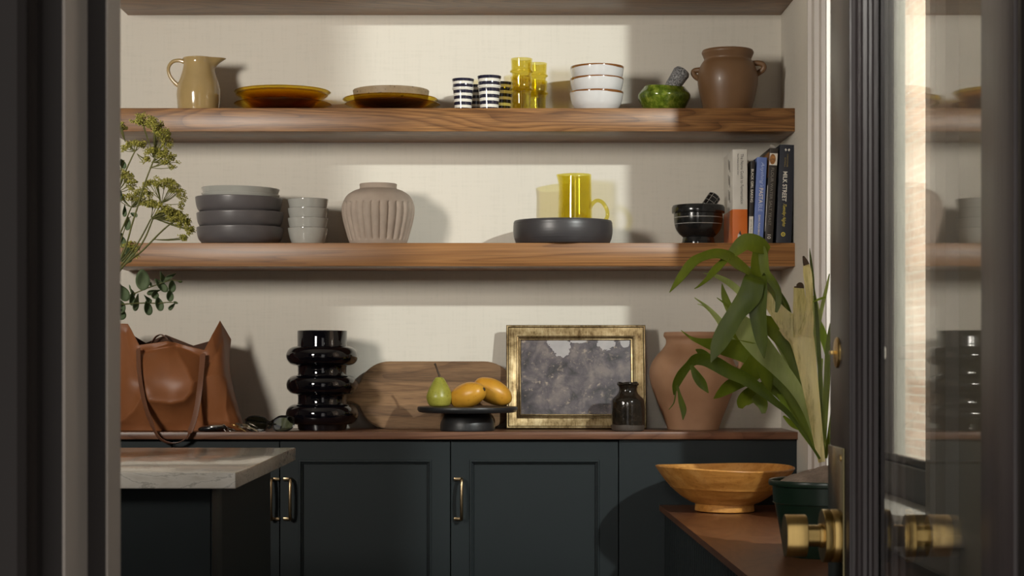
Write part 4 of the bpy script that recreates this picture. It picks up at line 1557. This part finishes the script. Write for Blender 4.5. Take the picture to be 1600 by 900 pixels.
MP = [(0.10, 0.0), (0.42, 0.035), (0.72, 0.14), (0.95, 0.33), (1.0, 0.50), (0.90, 0.70), (0.66, 0.87), (0.34, 0.97), (0.06, 1.0)]
t1, mm, ln = mango('plump orange mango at the front, its stem scar facing the viewer', P(756, 610, 4.885), P(705, 626, 4.945), 0.0345, MP)
MB().lathe([(0, -0.0025), (0.0035, -0.002), (0.0055, 0.0005), (0.0045, 0.0035), (0, 0.004)], seg=14, M=mm @ Matrix.Translation((-0.003, 0.003, 0.0005))).build('stem_scar', plain('dark_stem_scar', (0.03, 0.018, 0.008), 0.8), t1)
t2, mm, ln = mango('longer orange mango behind, propped up and sloping to the right', P(741, 598, 4.975), P(799, 626.5, 4.965), 0.034, MP)

# ---- gilt frame with a dark landscape
m, nt, bs = newmat('antique_gilt')
vec = coords(nt)
n1 = noisen(nt, vec, 26, 5, 0.7)
n2 = noisen(nt, coords(nt, (220, 220, 14)), 1, 2)
col = ramp(nt, math_(nt, 'ADD', math_(nt, 'MULTIPLY', n1, 0.7), math_(nt, 'MULTIPLY', n2, 0.3)), [(0.36, (0.10, 0.060, 0.022)), (0.50, (0.30, 0.215, 0.105)), (0.64, (0.46, 0.355, 0.20))])
L(nt, col, bs.inputs['Base Color'])
bs.inputs['Metallic'].default_value = 0.8
bs.inputs['Roughness'].default_value = 0.36
M['gilt'] = m
M['giltdark'] = pm('dark_gilt_groove', (0.055, 0.034, 0.014), 0.3, 30, 0.45, 0.5)
D = 5.055
s_ = D / F
fw, fh = 219 * s_, 164 * s_
fr_ = thing('picture_frame', 'gilt framed dark landscape picture leaning on the wall behind the small black bottle', 'picture', (X_(900.5, D), D, CT + 0.0008), (-0.165, 0, 0))
k_ = s_
b = MB().rings(-fw / 2, fw / 2, 0, fh, 0, [(0.0, 0.0), (0.0, -0.010), (1.2 * k_, -0.012), (2.6 * k_, -0.0115), (3.6 * k_, -0.009), (8 * k_, -0.0075), (13 * k_, -0.0045), (16.5 * k_, -0.003), (17.3 * k_, -0.0052), (18.6 * k_, -0.006), (19.6 * k_, -0.0045), (20.4 * k_, -0.0025), (21.3 * k_, -0.003), (22.6 * k_, -0.0035), (23.4 * k_, -0.001), (23.4 * k_, 0.004), (40 * k_, 0.004)], back=0.010)
b.f = b.f[:-6] + b.f[-5:]
b.m = b.m[:-6] + b.m[-5:]
b.build('frame_moulding', M['gilt'], fr_, local=True, sharp=25)
for ins in (3.7, 17.0, 20.9):
    d = ins * k_
    z_ = {3.7: -0.0093, 17.0: -0.0042, 20.9: -0.0030}[ins]
    MB().tube([(-fw / 2 + d, z_, d), (fw / 2 - d, z_, d), (fw / 2 - d, z_, fh - d), (-fw / 2 + d, z_, fh - d), (-fw / 2 + d, z_, d + 0.001)], 0.0009, 6).build('groove', M['giltdark'], fr_, local=True, smooth=False)
m, nt, bs = newmat('dark_cloudy_trees_picture')
tc = N(nt, 'TexCoord')
sp = N(nt, 'SeparateXYZ')
L(nt, tc.outputs['Object'], sp.inputs[0])
v1 = tc.outputs['Object']
nb = noisen(nt, v1, 17, 5, 0.62, 0.4)
ns = noisen(nt, v1, 11, 6, 0.68)
nf = noisen(nt, v1, 60, 6, 0.72)
trees = ramp(nt, nb, [(0.36, (0.030, 0.025, 0.028)), (0.5, (0.092, 0.077, 0.084)), (0.64, (0.19, 0.155, 0.145))])
lights = ramp(nt, nf, [(0.55, (0, 0, 0)), (0.66, (1, 1, 1))])
gate = ramp(nt, ns, [(0.42, (0, 0, 0)), (0.56, (1, 1, 1))])
trees = mix(nt, mix(nt, 1.0, lights, gate, 'MULTIPLY'), trees, (0.40, 0.32, 0.24))
# patches of pale sky break through at the top
sky = None
nsk = math_(nt, 'MULTIPLY', math_(nt, 'SUBTRACT', noisen(nt, v1, 42, 5, 0.65), 0.5), 3.2)
for sx_, sz_, rx_, rz_ in ((876, 538, 15, 17), (866, 533, 10, 9), (948, 534, 14, 11), (978, 533, 8, 7), (905, 530, 14, 4)):
    ex_ = math_(nt, 'POWER', math_(nt, 'ABSOLUTE', math_(nt, 'DIVIDE', math_(nt, 'SUBTRACT', sp.outputs['X'], (sx_ - 900.5) * k_), rx_ * k_)), 2)
    ez_ = math_(nt, 'POWER', math_(nt, 'ABSOLUTE', math_(nt, 'DIVIDE', math_(nt, 'SUBTRACT', sp.outputs['Z'], fh - (sz_ - 506) * k_), rz_ * k_)), 2)
    in_ = math_(nt, 'LESS_THAN', math_(nt, 'ADD', math_(nt, 'ADD', ex_, ez_), nsk), 1.0)
    sky = in_ if sky is None else math_(nt, 'MAXIMUM', sky, in_)
L(nt, mix(nt, sky, trees, ramp(nt, nb, [(0.3, (0.34, 0.32, 0.32)), (0.7, (0.46, 0.43, 0.42))])), bs.inputs['Base Color'])
bs.inputs['Roughness'].default_value = 0.34
d = 23.4 * k_
b = MB().box(-fw / 2 + d, fw / 2 - d, 0.0015, 0.0035, d, fh - d)
b.build('canvas', m, fr_, local=True, smooth=False)
d = 2 * k_

# ---- small black bottle vase
D = 4.93
x = X_(981, D)
m, nt, bs = newmat('black_brown_glaze')
vec = coords(nt)
sp = N(nt, 'SeparateXYZ')
L(nt, vec, sp.inputs[0])
low = math_(nt, 'LESS_THAN', math_(nt, 'MULTIPLY_ADD', noisen(nt, vec, 30, 2), 0.006, sp.outputs['Z']), 0.0195)
gz = ramp(nt, noisen(nt, vec, 60, 4, 0.7), [(0.35, (0.006, 0.005, 0.004)), (0.75, (0.028, 0.020, 0.013))])
L(nt, mix(nt, low, gz, (0.060, 0.046, 0.036)), bs.inputs['Base Color'])
L(nt, math_(nt, 'MULTIPLY_ADD', low, 0.45, 0.13), bs.inputs['Roughness'])
bump(nt, bs, noisen(nt, vec, 170, 2), 0.35, 0.001)
out = [(0, CT), (22 * D / F, CT)] + [(r, max(z, CT + 0.001)) for r, z in cr(prof(D, [(24, 674), (26, 668), (26.5, 650), (26.3, 632), (24.5, 624), (18, 617.5), (14.8, 613), (14, 608), (15.2, 603), (17.3, 600.5), (16.6, 598.5)]), 6)]
b = MB().lathe(shell(out, 0.0035), x, D, 72, fr=lambda a, r, z, i: (r, z + (0.002 * math.sin(3 * a) if z > Z_(604, D) else 0)))
tag(b.build('bottle_vase', m), 'small black glazed bottle vase in front of the gilt frame', 'vase')

# ---- terracotta jar
D = 5.015
x = X_(1083, D)
M['terra'] = pm('dusty_terracotta', (0.36, 0.185, 0.095), 0.14, 7, 0.62, bmp=0.10, bscale=45, c2=(0.44, 0.25, 0.145))
jar = thing('jar', 'large terracotta jar with small ear handles behind the fern fronds', 'jar', (x, D, CT))
out = cr(prof(D, [(40, 671), (44, 657), (54, 632), (64, 606), (68, 587), (66.5, 572), (59, 558), (49, 547), (43, 538), (42.5, 531), (46, 525), (45.5, 520.5)]), 6)
out = [(0, CT), (out[0][0] - 0.003, CT)] + [(r, max(z, CT + 0.001)) for r, z in out]
MB().lathe(shell(out, 0.006), x, D, 88).build('body', M['terra'], jar)
for pts in ([P(1141, 557, D - 0.02), P(1150, 558, D - 0.025), P(1158, 564, D - 0.025), P(1157, 573, D - 0.022), P(1149, 580, D - 0.015)],
            [P(1095, 548, D + 0.09), P(1093, 544, D + 0.118), P(1093, 556, D + 0.126), P(1093, 572, D + 0.116)]):
    q = cr([tuple(p) for p in pts], 6)
    MB().tube(q, 0.009, 14, flat=0.8).build('ear_handle', M['terra'], jar)

# ================================================================== on the bench
# ---- wooden bowl
D = 4.655
x = X_(1132, D)
m, nt, bs = newmat('honey_turned_wood')
vec = coords(nt)
sp = N(nt, 'SeparateXYZ')
L(nt, vec, sp.inputs[0])
sx = N(nt, 'CombineXYZ')
L(nt, math_(nt, 'MULTIPLY', sp.outputs['X'], 3), sx.inputs[0])
L(nt, math_(nt, 'MULTIPLY', sp.outputs['Y'], 22), sx.inputs[1])
L(nt, math_(nt, 'MULTIPLY', sp.outputs['Z'], 22), sx.inputs[2])
n1 = noisen(nt, sx.outputs[0], 2.0, 5, 0.62, 0.5)
n2 = noisen(nt, vec, 70, 5, 0.75)
c = ramp(nt, n1, [(0.28, (0.40, 0.165, 0.030)), (0.5, (0.56, 0.255, 0.056)), (0.72, (0.66, 0.35, 0.105))])
c = mix(nt, 1.0, c, ramp(nt, n2, [(0.28, (0.72, 0.62, 0.5)), (0.5, (1, 1, 1))]), 'MULTIPLY')
L(nt, c, bs.inputs['Base Color'])
bs.inputs['Roughness'].default_value = 0.34
s_ = D / F
zr = 0.107
out = [(0, 0.0), (0.071, 0.0), (0.0730, 0.0015), (0.0735, 0.006), (0.0725, 0.0165), (0.0735, 0.0185)] + cr([(0.083, 0.0215), (0.108, 0.0365), (0.132, 0.0565)], 6) + [(0.1335, 0.0572), (0.1345, 0.0590)] + cr([(0.1350, 0.0600), (0.155, 0.083), (0.1715, 0.107)], 6)[1:]
b = MB().lathe(shell(out, 0.007), seg=112, fr=lambda a, r, z, i: (r * (1 + 0.006 * math.sin(2 * a)), z + 0.003 * math.sin(a * 2 + 0.5) * (z / zr)))
o = tag(b.build('bowl', m, loc=(0, 0, 0)), 'wide honey coloured turned wooden bowl on the window bench', 'bowl')
o.location = (x, D, BT + 0.0015)
o.rotation_euler = (0.0, 0.012, 0)

# ---- fern in a green nursery pot
DP = 3.60
cx = X_(1291, DP)
pot = thing('potted_fern', 'staghorn fern with antler fronds in a dark green plastic pot', 'plant', (cx, DP, BT))
M['potg'] = pm('dark_green_plastic', (0.010, 0.026, 0.015), 0.15, 12, 0.33)
zr = Z_(749, DP)
R = 0.1085
o_ = [(0, BT), (0.078, BT), (0.080, BT + 0.002)] + [(0.080 + (0.1025 - 0.080) * t, BT + 0.002 + (zr - 0.019 - BT - 0.002) * t) for t in (0.3, 0.6, 0.82)] + [(0.0995, zr - 0.045), (0.1005, zr - 0.044), (0.1020, zr - 0.012), (0.1035, zr - 0.011), (0.1085, zr - 0.0105), (0.1095, zr - 0.006), (0.1085, zr - 0.001)]
MB().lathe(shell(o_, 0.003), cx, DP, 96).build('pot', M['potg'], pot)


def moundz(a, r, z, i):
    k = r / 0.098
    n_ = noise.noise(Vector((r * math.cos(a) * 30, r * math.sin(a) * 30, 1.7)))
    return r, zr - 0.010 + 0.036 * (1 - k * k) + 0.020 * math.cos(a) * k * (1 - k) + 0.006 * n_


M['felt'] = pm('grey_brown_hairy_shield', (0.27, 0.205, 0.165), 0.35, 25, 0.95, bmp=0.9, bscale=160, bdist=0.004)
MB().lathe([(0, zr + 0.025)] + [(0.008 * i, zr) for i in range(1, 13)] + [(0.0985, zr - 0.012)], cx, DP, 72, fr=moundz).build('shield_frond', M['felt'], pot)


def leafmat(name, c1, c2, rough=0.42, sheen=0.0):
    m, nt, bs = newmat(name)
    vec = coords(nt, (1, 1, 0.35))
    n1 = noisen(nt, vec, 26, 4, 0.6)
    n2 = noisen(nt, coords(nt, (300, 300, 30)), 1, 2)
    c = ramp(nt, n1, [(0.3, c1), (0.7, c2)])
    L(nt, mix(nt, 0.35, c, ramp(nt, n2, [(0.3, (0.75,) * 3), (0.7, (1.15,) * 3)]), 'MULTIPLY'), bs.inputs['Base Color'])
    bs.inputs['Roughness'].default_value = rough
    bs.inputs['Specular IOR Level'].default_value = 0.28 if rough < 0.5 else 0.15
    bump(nt, bs, n2, 0.15 if rough < 0.7 else 0.6, 0.001)
    tr = N(nt, 'BsdfTranslucent')
    tr.inputs[0].default_value = (c2[0] * 1.5, c2[1] * 1.6, c2[2] * 0.8, 1)
    mx = N(nt, 'MixShader')
    mx.inputs[0].default_value = 0.30
    out = nt.nodes['Material Output']
    L(nt, bs.outputs[0], mx.inputs[1])
    L(nt, tr.outputs[0], mx.inputs[2])
    L(nt, mx.outputs[0], out.inputs[0])
    return m


LG = leafmat('green_frond', (0.095, 0.135, 0.005), (0.20, 0.245, 0.018))
LD = leafmat('dark_green_frond', (0.055, 0.083, 0.004), (0.130, 0.170, 0.012))
LP = leafmat('pale_downy_frond', (0.27, 0.32, 0.09), (0.40, 0.44, 0.18), 0.6)
LL = leafmat('lime_frond', (0.18, 0.27, 0.008), (0.29, 0.38, 0.03))
LC = leafmat('cream_felted_frond', (0.68, 0.61, 0.34), (0.84, 0.76, 0.50), 0.75)
nt = LC.node_tree
bs = nt.nodes['Principled BSDF']
src = bs.inputs['Base Color'].links[0].from_socket
mot = noisen(nt, coords(nt, (60, 60, 9)), 1.0, 5, 0.7)
L(nt, mix(nt, 1.0, src, ramp(nt, mot, [(0.36, (0.45, 0.44, 0.34)), (0.5, (1, 1, 1))]), 'MULTIPLY'), bs.inputs['Base Color'])
BR = plain('brown_dead_tip', (0.055, 0.032, 0.015), 0.9)


def frond(name, mat, straps, d, twist=0.25, th=0.0016, bulge=0.07):
    mb = MB()
    for pts in straps:
        q = cr([(a, b_, c_, e) for a, b_, c_, e in [(p + (0,))[:4] if len(p) == 3 else p for p in pts]], 7)
        P3 = [P(a, y, DP + d + e) for a, y, wpx, e in q]
        W = [max(wpx, 0.6) * (DP + d) / F for a, y, wpx, e in q]
        mb.strap(P3, W, lambda i, t: Vector((t.z, twist, -t.x)) if abs(t.y) < 0.96 else Vector((1, 0, 0)), th, bulge, 7)
    return mb.build(name, mat, pot, sharp=60)


frond('frond', LD, [[(1181, 430, 28, .012), (1177, 440, 33), (1171, 462, 37), (1150, 490, 29), (1135, 515, 30), (1122, 540, 24), (1111, 566, 1.5)],
                    [(1183, 432, 28, .012), (1184, 450, 30), (1183, 475, 30), (1185, 500, 25), (1190, 532, 19), (1194, 560, 1.5)],
                    [(1283, 712, 6, .12), (1268, 640, 8, .12), (1246, 540, 10, .11), (1220, 478, 12, .08), (1212, 460, 13, .06), (1201, 445, 13, .04), (1190, 433, 16, .015)]], -0.11)
frond('frond', LG, [[(1186, 438, 26), (1186, 410, 27), (1190, 385, 24, .004)], [(1201, 392, 14, .004), (1186, 383, 28), (1166, 378, 27), (1149, 391, 19), (1137, 404, 8)],
                    [(1190, 385, 10, .004), (1192, 400, 16), (1196, 425, 14), (1207, 440, 13), (1216, 456, 10), (1216, 474, 9), (1212.5, 488, 4)],
                    [(1284, 710, 6, .18), (1262, 600, 9, .17), (1235, 510, 12, .13), (1210, 455, 16, .06), (1190, 425, 22, .02)]], -0.085)
frond('frond', LG, [[(1184, 433, 12, .02), (1170, 424, 16), (1154, 413, 24), (1137, 400, 24), (1118, 396, 21), (1098, 401, 18), (1082, 410, 20), (1066, 430, 17), (1055, 445, 9), (1046, 457, 1)],
                    [(1137, 402, 12), (1128, 411, 14), (1116, 423, 15), (1105, 436, 9), (1092, 447, 4), (1085, 451, 1)],
                    [(1284, 712, 6, .20), (1255, 600, 9, .18), (1222, 500, 11, .13), (1195, 445, 12, .05)]], -0.095, twist=0.9)
frond('frond', LD, [[(1219, 456, 3), (1226, 476, 12), (1233, 497, 12), (1246, 540, 12), (1265, 620, 8), (1284, 712, 5)]], 0.03)
frond('frond', LP, [[(1100, 427, 1), (1118, 431, 6), (1138, 441, 10), (1156, 456, 11), (1185, 485, 12), (1220, 540, 13), (1258, 630, 9), (1284, 714, 5)]], 0.04)
frond('frond', LG, [[(1128, 443, 1), (1132, 462, 10), (1139, 480, 13), (1155, 506, 16), (1190, 550, 18)], [(1120, 465, 1), (1136, 477, 4), (1150, 490, 7)], [(1148, 520, 14), (1190, 555, 18), (1240, 625, 12), (1284, 714, 5)]], 0.05)
frond('frond', LP, [[(1085, 465, 1), (1104, 479, 5), (1121, 497, 9), (1134, 515, 11), (1165, 550, 14), (1225, 610, 10), (1284, 714, 5)], [(1090, 475, 1), (1099, 478, 1.6), (1108, 486, 2)]], 0.06)
# broad dark frond with hanging lobes
frond('frond', LG, [[(1064, 516, 1), (1080, 528, 5), (1096, 534, 11), (1113, 538, 20), (1135, 543, 28), (1162, 549, 34), (1188, 560, 40), (1210, 580, 34), (1240, 625, 18), (1284, 714, 6)],
                    [(1115, 623, 1), (1124, 616, 12), (1137, 606, 21), (1152, 597, 24), (1170, 584, 34), (1186, 566, 40)],
                    [(1203, 616, 1), (1201, 604, 12), (1198, 588, 24), (1196, 572, 30)]], -0.01, bulge=0.05)
frond('frond', LG, [[(1157, 638, 7), (1160, 628, 20), (1170, 619, 26), (1184, 612, 26), (1202, 606, 20), (1225, 625, 12), (1284, 714, 5)], [(1180, 618, 20), (1191, 631, 18), (1193, 646, 6)]], 0.02, bulge=0.06)
# large pale central blade and its mate
frond('frond', LP, [[(1142, 492, 6), (1152, 500, 24), (1170, 520, 38), (1193, 548, 36), (1219, 577, 27), (1243, 607, 20), (1264, 648, 14), (1284, 716, 7)]], -0.02, bulge=0.10)
frond('frond', LG, [[(1183, 497, 10), (1198, 505, 26), (1215, 516, 34), (1231, 536, 31), (1244, 568, 24), (1256, 615, 15), (1270, 665, 9), (1285, 714, 6)]], 0.015, bulge=0.10)
# low arching frond
frond('frond', LD, [[(1053, 617, 2), (1056, 602, 12), (1064, 586, 15), (1076, 571, 13), (1087, 562, 18), (1102, 562, 21), (1119, 569, 23), (1138, 580, 22), (1164, 592, 20), (1187, 608, 16), (1211, 628, 11), (1232, 646, 8), (1256, 678, 5), (1281, 717, 4)],
                    [(1080, 571, 5), (1089, 588, 14), (1098, 601, 14), (1107, 614, 1.5)], [(1058, 602, 4), (1061, 614, 4.5), (1064.5, 628, 9), (1068, 641, 9.5), (1067, 656, 1.5)], [(1056, 612, 2.5), (1053, 629, 2), (1045, 640, 1)],
                    [(1087, 546, 2), (1096, 551, 12), (1108, 562, 16)]], -0.07, bulge=0.08)
frond('frond', LL, [[(1212, 584, 3), (1214, 598, 9), (1218, 614, 9), (1228, 637, 8), (1243, 662, 5), (1282, 716, 4)]], 0.02)
frond('frond', LL, [[(1252, 673, 1.5), (1238, 663, 9), (1224, 650, 3)]], -0.02)
# felted cream antler
frond('antler_frond', LC, [[(1284, 722, 11), (1279, 690, 16), (1273, 648, 21), (1264, 590, 29), (1254, 535, 40), (1243, 512, 50), (1232, 500, 46)],
                           [(1250, 528, 34), (1236, 510, 36), (1220, 493, 28), (1205, 474, 22), (1197, 459, 16), (1193, 452, 12)],
                           [(1255, 525, 30), (1252, 505, 27), (1250, 480, 23), (1249, 463, 19), (1248, 448, 17)],
                           [(1258, 525, 26), (1263, 503, 18), (1264, 480, 12), (1264.5, 457, 12), (1262, 430, 14), (1259.5, 412, 10)]], -0.035, th=0.004, bulge=0.16)
for pts in ([(1248.5, 450, 16), (1248.5, 446, 14), (1246, 443, 4)], [(1260, 414, 9.5), (1258, 408, 8), (1255, 400, 2)], [(1194.5, 455, 12), (1190, 451, 9), (1187, 449, 5)]):
    frond('dead_tip', BR, [pts], -0.037, th=0.004)
frond('frond', LD, [[(1265.2, 388, 0.8), (1267, 408, 3.5), (1270, 432, 4), (1272, 452, 2.5), (1275, 480, 5), (1280, 560, 6), (1285, 714, 5)]], 0.005)
frond('frond', LP, [[(1272, 462, 5), (1274, 480, 11), (1275.5, 500, 11), (1276, 520, 10), (1281, 575, 7), (1285, 640, 6), (1286, 716, 5)], [(1296, 428, 1.5), (1291, 452, 5), (1284, 482, 6), (1278, 512, 7)]], 0.03)
frond('frond', LG, [[(1298, 505, 3), (1295, 540, 10), (1292, 600, 10), (1289, 660, 8), (1287, 716, 5)]], 0.0)
frond('frond', LL, [[(1281, 500, 3), (1285, 520, 12), (1292, 545, 11), (1296, 570, 6)], [(1283, 560, 6), (1281, 620, 6), (1284, 714, 4)]], 0.05)
frond('frond', LL, [[(1290, 464, 2), (1281, 467, 3.5), (1270, 472, 1.5)]], 0.0)
frond('frond', LG, [[(1310, 470, 3), (1322, 520, 16), (1318, 580, 16), (1302, 650, 10), (1290, 716, 5)]], 0.06)

# ================================================================== flowers on the island
DV = 3.52
vx = X_(95, DV)
M['vasec'] = pm('cream_glazed_vase', (0.52, 0.47, 0.38), 0.08, 12, 0.3)
out = [(0, CT), (0.045, CT), (0.048, CT + 0.002)] + cr([(0.05, CT + 0.005), (0.066, CT + 0.05), (0.066, CT + 0.10), (0.052, CT + 0.15), (0.048, CT + 0.17), (0.052, CT + 0.185)], 6)
tag(MB().lathe(shell(out, 0.004), vx, DV, 56).build('vase', M['vasec']), 'cream vase of green flower stems on the marble top, mostly behind the door frame', 'vase')
VM = Vector((vx, DV, CT + 0.18))
M['stalk'] = leafmat('green_brown_stalk', (0.10, 0.105, 0.035), (0.17, 0.165, 0.06), 0.6)
m, nt, bs = newmat('olive_green_florets')
vec = coords(nt)
L(nt, ramp(nt, noisen(nt, vec, 260, 2, 0.6), [(0.32, (0.12, 0.125, 0.014)), (0.5, (0.30, 0.28, 0.038)), (0.68, (0.52, 0.47, 0.11))]), bs.inputs['Base Color'])
bs.inputs['Roughness'].default_value = 0.7
M['floret'] = m
ICO = bmesh.new()
bmesh.ops.create_cone(ICO, segments=4, radius1=1, radius2=0.0, depth=1.2, cap_ends=True)
ICO.verts.index_update()
ICV = [v.co.copy() for v in ICO.verts]
ICF = [[v.index for v in f.verts] for f in ICO.faces]
ICO.free()


def foot(dd):
    return VM + Vector((0.0, (dd + 0.025) * 0.124, -0.05))


def neck(b_):
    return VM + Vector((0.004, (b_.y - VM.y) * 1.05, 0.022))


def flower_stem(label, path, heads, dd=0.0, rad=0.0018):
    """path: px points from vase to tip; heads: (hub, dome centre, half-width, half-height, tilt, n)"""
    base = foot(dd)
    st = thing('flower_stem', label, 'flower', tuple(base), group=None)
    pts = cr([tuple(base), tuple(neck(base))] + [tuple(P(a, y, DV + dd)) for a, y in path], 7)
    MB().tube(pts, [rad * (1.15 - 0.45 * i / len(pts)) for i in range(len(pts))], 8).build('stalk', M['stalk'], st)
    for (hx_, hy_), (cx_, cy_), hw_, hh_, tilt, n in heads:
        hub = P(hx_, hy_, DV + dd)
        mb, mp = MB(), MB()
        ct, sn = math.cos(tilt), math.sin(tilt)
        k = (DV + dd) / F
        clus = []
        nc = max(8, int(n / 5.2))
        for c in range(nc):
            # flattened dome of small clusters
            for _ in range(20):
                u, v, w_ = RND.uniform(-1, 1), RND.uniform(-1, 1), RND.uniform(-1, 1)
                if u * u + w_ * w_ < 1 and abs(v) < 1:
                    break
            arch = (1 - u * u) * 0.55 - 0.25
            lx, ly = u * hw_, -(arch * hh_ * 1.4 + v * hh_ * 0.45)
            gx, gy = cx_ + lx * ct - ly * sn, cy_ + lx * sn + ly * ct
            cpt = P(gx, gy, DV + dd + w_ * hw_ * k * 0.5)
            clus.append(cpt)
            for f in range(13):
                a, b_ = RND.uniform(0, 2 * PI), RND.uniform(-1, 1)
                rr_ = 0.0062 * RND.uniform(0.35, 1)
                off = Vector((math.cos(a) * math.sqrt(1 - b_ * b_), math.sin(a) * math.sqrt(1 - b_ * b_), b_ * 0.8)) * rr_
                s = RND.uniform(0.0012, 0.0021)
                c0_ = cpt + off
                mb.add([c0_ + p * s for p in ICV], ICF)
        MBp = clus[::3][:14]
        for cpt in MBp:
            midp = (hub + cpt) / 2 + Vector((0, 0, -0.002))
            mp.tube(cr([tuple(hub), tuple(midp), tuple(cpt)], 3), 0.0007, 5)
        h_ = mb.build('flower_head', M['floret'], st, sharp=0)
        mp.build('pedicels', M['stalk'], h_)
    return st


flower_stem('topmost olive green flower stem, its broad dome overlapping the upper shelf', [(183, 415), (208, 345), (225, 290), (243, 243)],
            [((241, 244), (240, 204), 38, 20, 0.72, 620), ((237, 254), (262, 246), 20, 9, 0.35, 150), ((234, 262), (262, 256), 12, 6, 0.5, 80), ((240, 246), (240, 238), 18, 8, 0.1, 120)], 0.0)
flower_stem('olive green flower stem with a small flat head left of the topmost dome', [(160, 400), (181, 310), (196, 268), (212, 234)],
            [((212, 236), (208, 228), 21, 8, -0.18, 190), ((214, 240), (228, 250), 5, 4, 0, 30), ((196, 222), (185, 199), 15, 11, 0.5, 120)], 0.10)
flower_stem('olive green flower stem with its head against the door frame', [(150, 420), (170, 340), (184, 300)], [((184, 300), (193, 279), 24, 15, 0.6, 250)], -0.10)
flower_stem('olive green flower stem with a high round dome beside the grey bowls', [(186, 425), (222, 380), (240, 340), (252, 318)],
            [((252, 318), (266, 297), 32, 17, 0.62, 400), ((251, 312), (235, 287), 12, 6, -0.2, 80)], 0.05)
flower_stem('olive green flower stem with a long sloping head under the high dome', [(170, 440), (212, 385), (236, 342)],
            [((236, 340), (250, 326), 30, 11, 0.42, 300), ((238, 340), (284, 345), 26, 15, 0.75, 300), ((236, 342), (268, 336), 22, 10, 0.3, 200)], -0.05)
flower_stem('olive green flower stem with loose clusters at mid height', [(160, 430), (190, 360), (206, 322)], [((206, 324), (206, 312), 26, 10, 0.1, 220), ((208, 322), (224, 303), 16, 10, 0.3, 140)], 0.15)
flower_stem('low olive green flower stem with one small side tuft', [(180, 430), (222, 392), (252, 362), (266, 350)], [((238, 374), (286, 373), 9, 6, 0.3, 60), ((266, 350), (272, 346), 14, 7, 0.4, 90)], -0.15)
flower_stem('short olive green flower stem low beside the door frame', [(165, 440), (186, 410)], [((186, 410), (206, 388), 16, 10, 0.7, 150)], 0.20)

LE = leafmat('grey_green_eucalyptus', (0.075, 0.115, 0.055), (0.14, 0.18, 0.095), 0.6)


def leaf(parent, px, py, rx, ry, ang, tilt, d, mat=LE):
    k = (DV + d) / F
    vs, fs = [], []
    n, rings = 22, 3
    mm = Matrix.Translation(P(px, py, DV + d)) @ Matrix.Rotation(-ang, 4, 'Y') @ Matrix.Rotation(tilt, 4, 'Z')
    vs.append(Vector((0, 0.0015, 0)))
    for j in range(1, rings + 1):
        for i in range(n):
            a = 2 * PI * i / n
            q = j / rings
            point = 1 + 0.16 * max(0, math.sin(a)) ** 6
            vs.append(Vector((rx * k * q * math.cos(a), 0.0015 - 0.0035 * q * q + 0.002 * q * math.sin(2 * a), ry * k * q * math.sin(a) * point)))
    for i in range(n):
        fs.append([0, 1 + i, 1 + (i + 1) % n])
    for j in range(1, rings):
        for i in range(n):
            t = (i + 1) % n
            fs.append([1 + (j - 1) * n + i, 1 + j * n + i, 1 + j * n + t, 1 + (j - 1) * n + t])
    MB().add([mm @ v for v in vs], fs).build('leaf', mat, parent, solid=0.0006)


def euca(label, path, leaves, d):
    base = foot(d)
    st = thing('eucalyptus_sprig', label, 'foliage', tuple(base))
    pts = cr([tuple(base), tuple(neck(base))] + [tuple(P(a, y, DV + d)) for a, y in path], 7)
    MB().tube(pts, [0.0016 - 0.0008 * i / len(pts) for i in range(len(pts))], 7).build('stalk', M['stalk'], st)
    for l in leaves:
        leaf(st, *l, d)
    tip = P(*path[-1], DV + d)
    return st


euca('grey green eucalyptus sprig with one big round leaf, upper of the low pair', [(150, 475), (185, 464), (203, 461), (226, 452), (248, 444), (268, 438), (284, 440)],
     [(223, 438.5, 11, 15.5, 0.05, 0.2), (253, 434, 5, 9, 0.35, 0.9), (252, 447, 6.5, 13, 0.75, 0.6), (240, 455, 4.5, 11, -1.3, 0.8), (242, 461, 6, 6, 0, 0.4), (268.5, 448, 5.8, 9, 0.0, 0.4), (266, 431.5, 3.4, 9, -1.05, 0.6), (205, 455, 2.6, 9, 0.45, 1.2),
      (206, 467, 5, 11, 0.0, 0.7), (212, 473, 5.5, 13, -0.18, 0.9), (236, 445, 2, 3.5, 0.2, 0), (282, 440, 1.6, 3, 1.5, 0)], -0.20)
euca('grey green eucalyptus sprig, lower of the low pair, above the leather bag', [(150, 482), (193, 475.5), (225, 473.5), (247, 474), (262, 472.5), (276, 473)],
     [(231, 482, 6.5, 11, 0.2, 0.5), (230, 468, 4.5, 8, 0.7, 1.0), (249, 476, 6.2, 10.5, 0.3, 0.3), (265.5, 463, 5.6, 8.5, 0.1, 0.3), (268, 478.5, 3.2, 7, -0.75, 0.6), (193, 459, 9, 13, 0.5, 0.4), (184, 457, 7, 12, -0.3, 0.5), (188, 480, 8, 10, 0.1, 0.3), (189, 492, 8, 8, 0, 0.4), (275, 472.8, 1.7, 3.4, 1.2, 0)], -0.24)
euca('grey green eucalyptus sprig standing up along the door frame', [(150, 450), (172, 420), (190, 372), (199, 345), (205, 338)],
     [(199, 350, 5, 10, -0.05, 0.4), (194, 330, 3.6, 9, 0.0, 0.8), (209.5, 336, 3.6, 5.5, 1.1, 0.4), (190, 378, 7, 9, 0.2, 0.4), (203, 394, 8, 9, 0.3, 0.3), (196, 403, 11, 8, -0.2, 0.5), (186, 372, 5, 8, -0.5, 0.5)], 0.25)
euca('grey green eucalyptus sprig, highest one, with a few small leaves', [(150, 400), (172, 330), (188, 270), (194, 250)],
     [(192, 257, 4.6, 7.5, 0.35, 0.4), (186, 306, 5, 8, -0.2, 0.5)], -0.30)
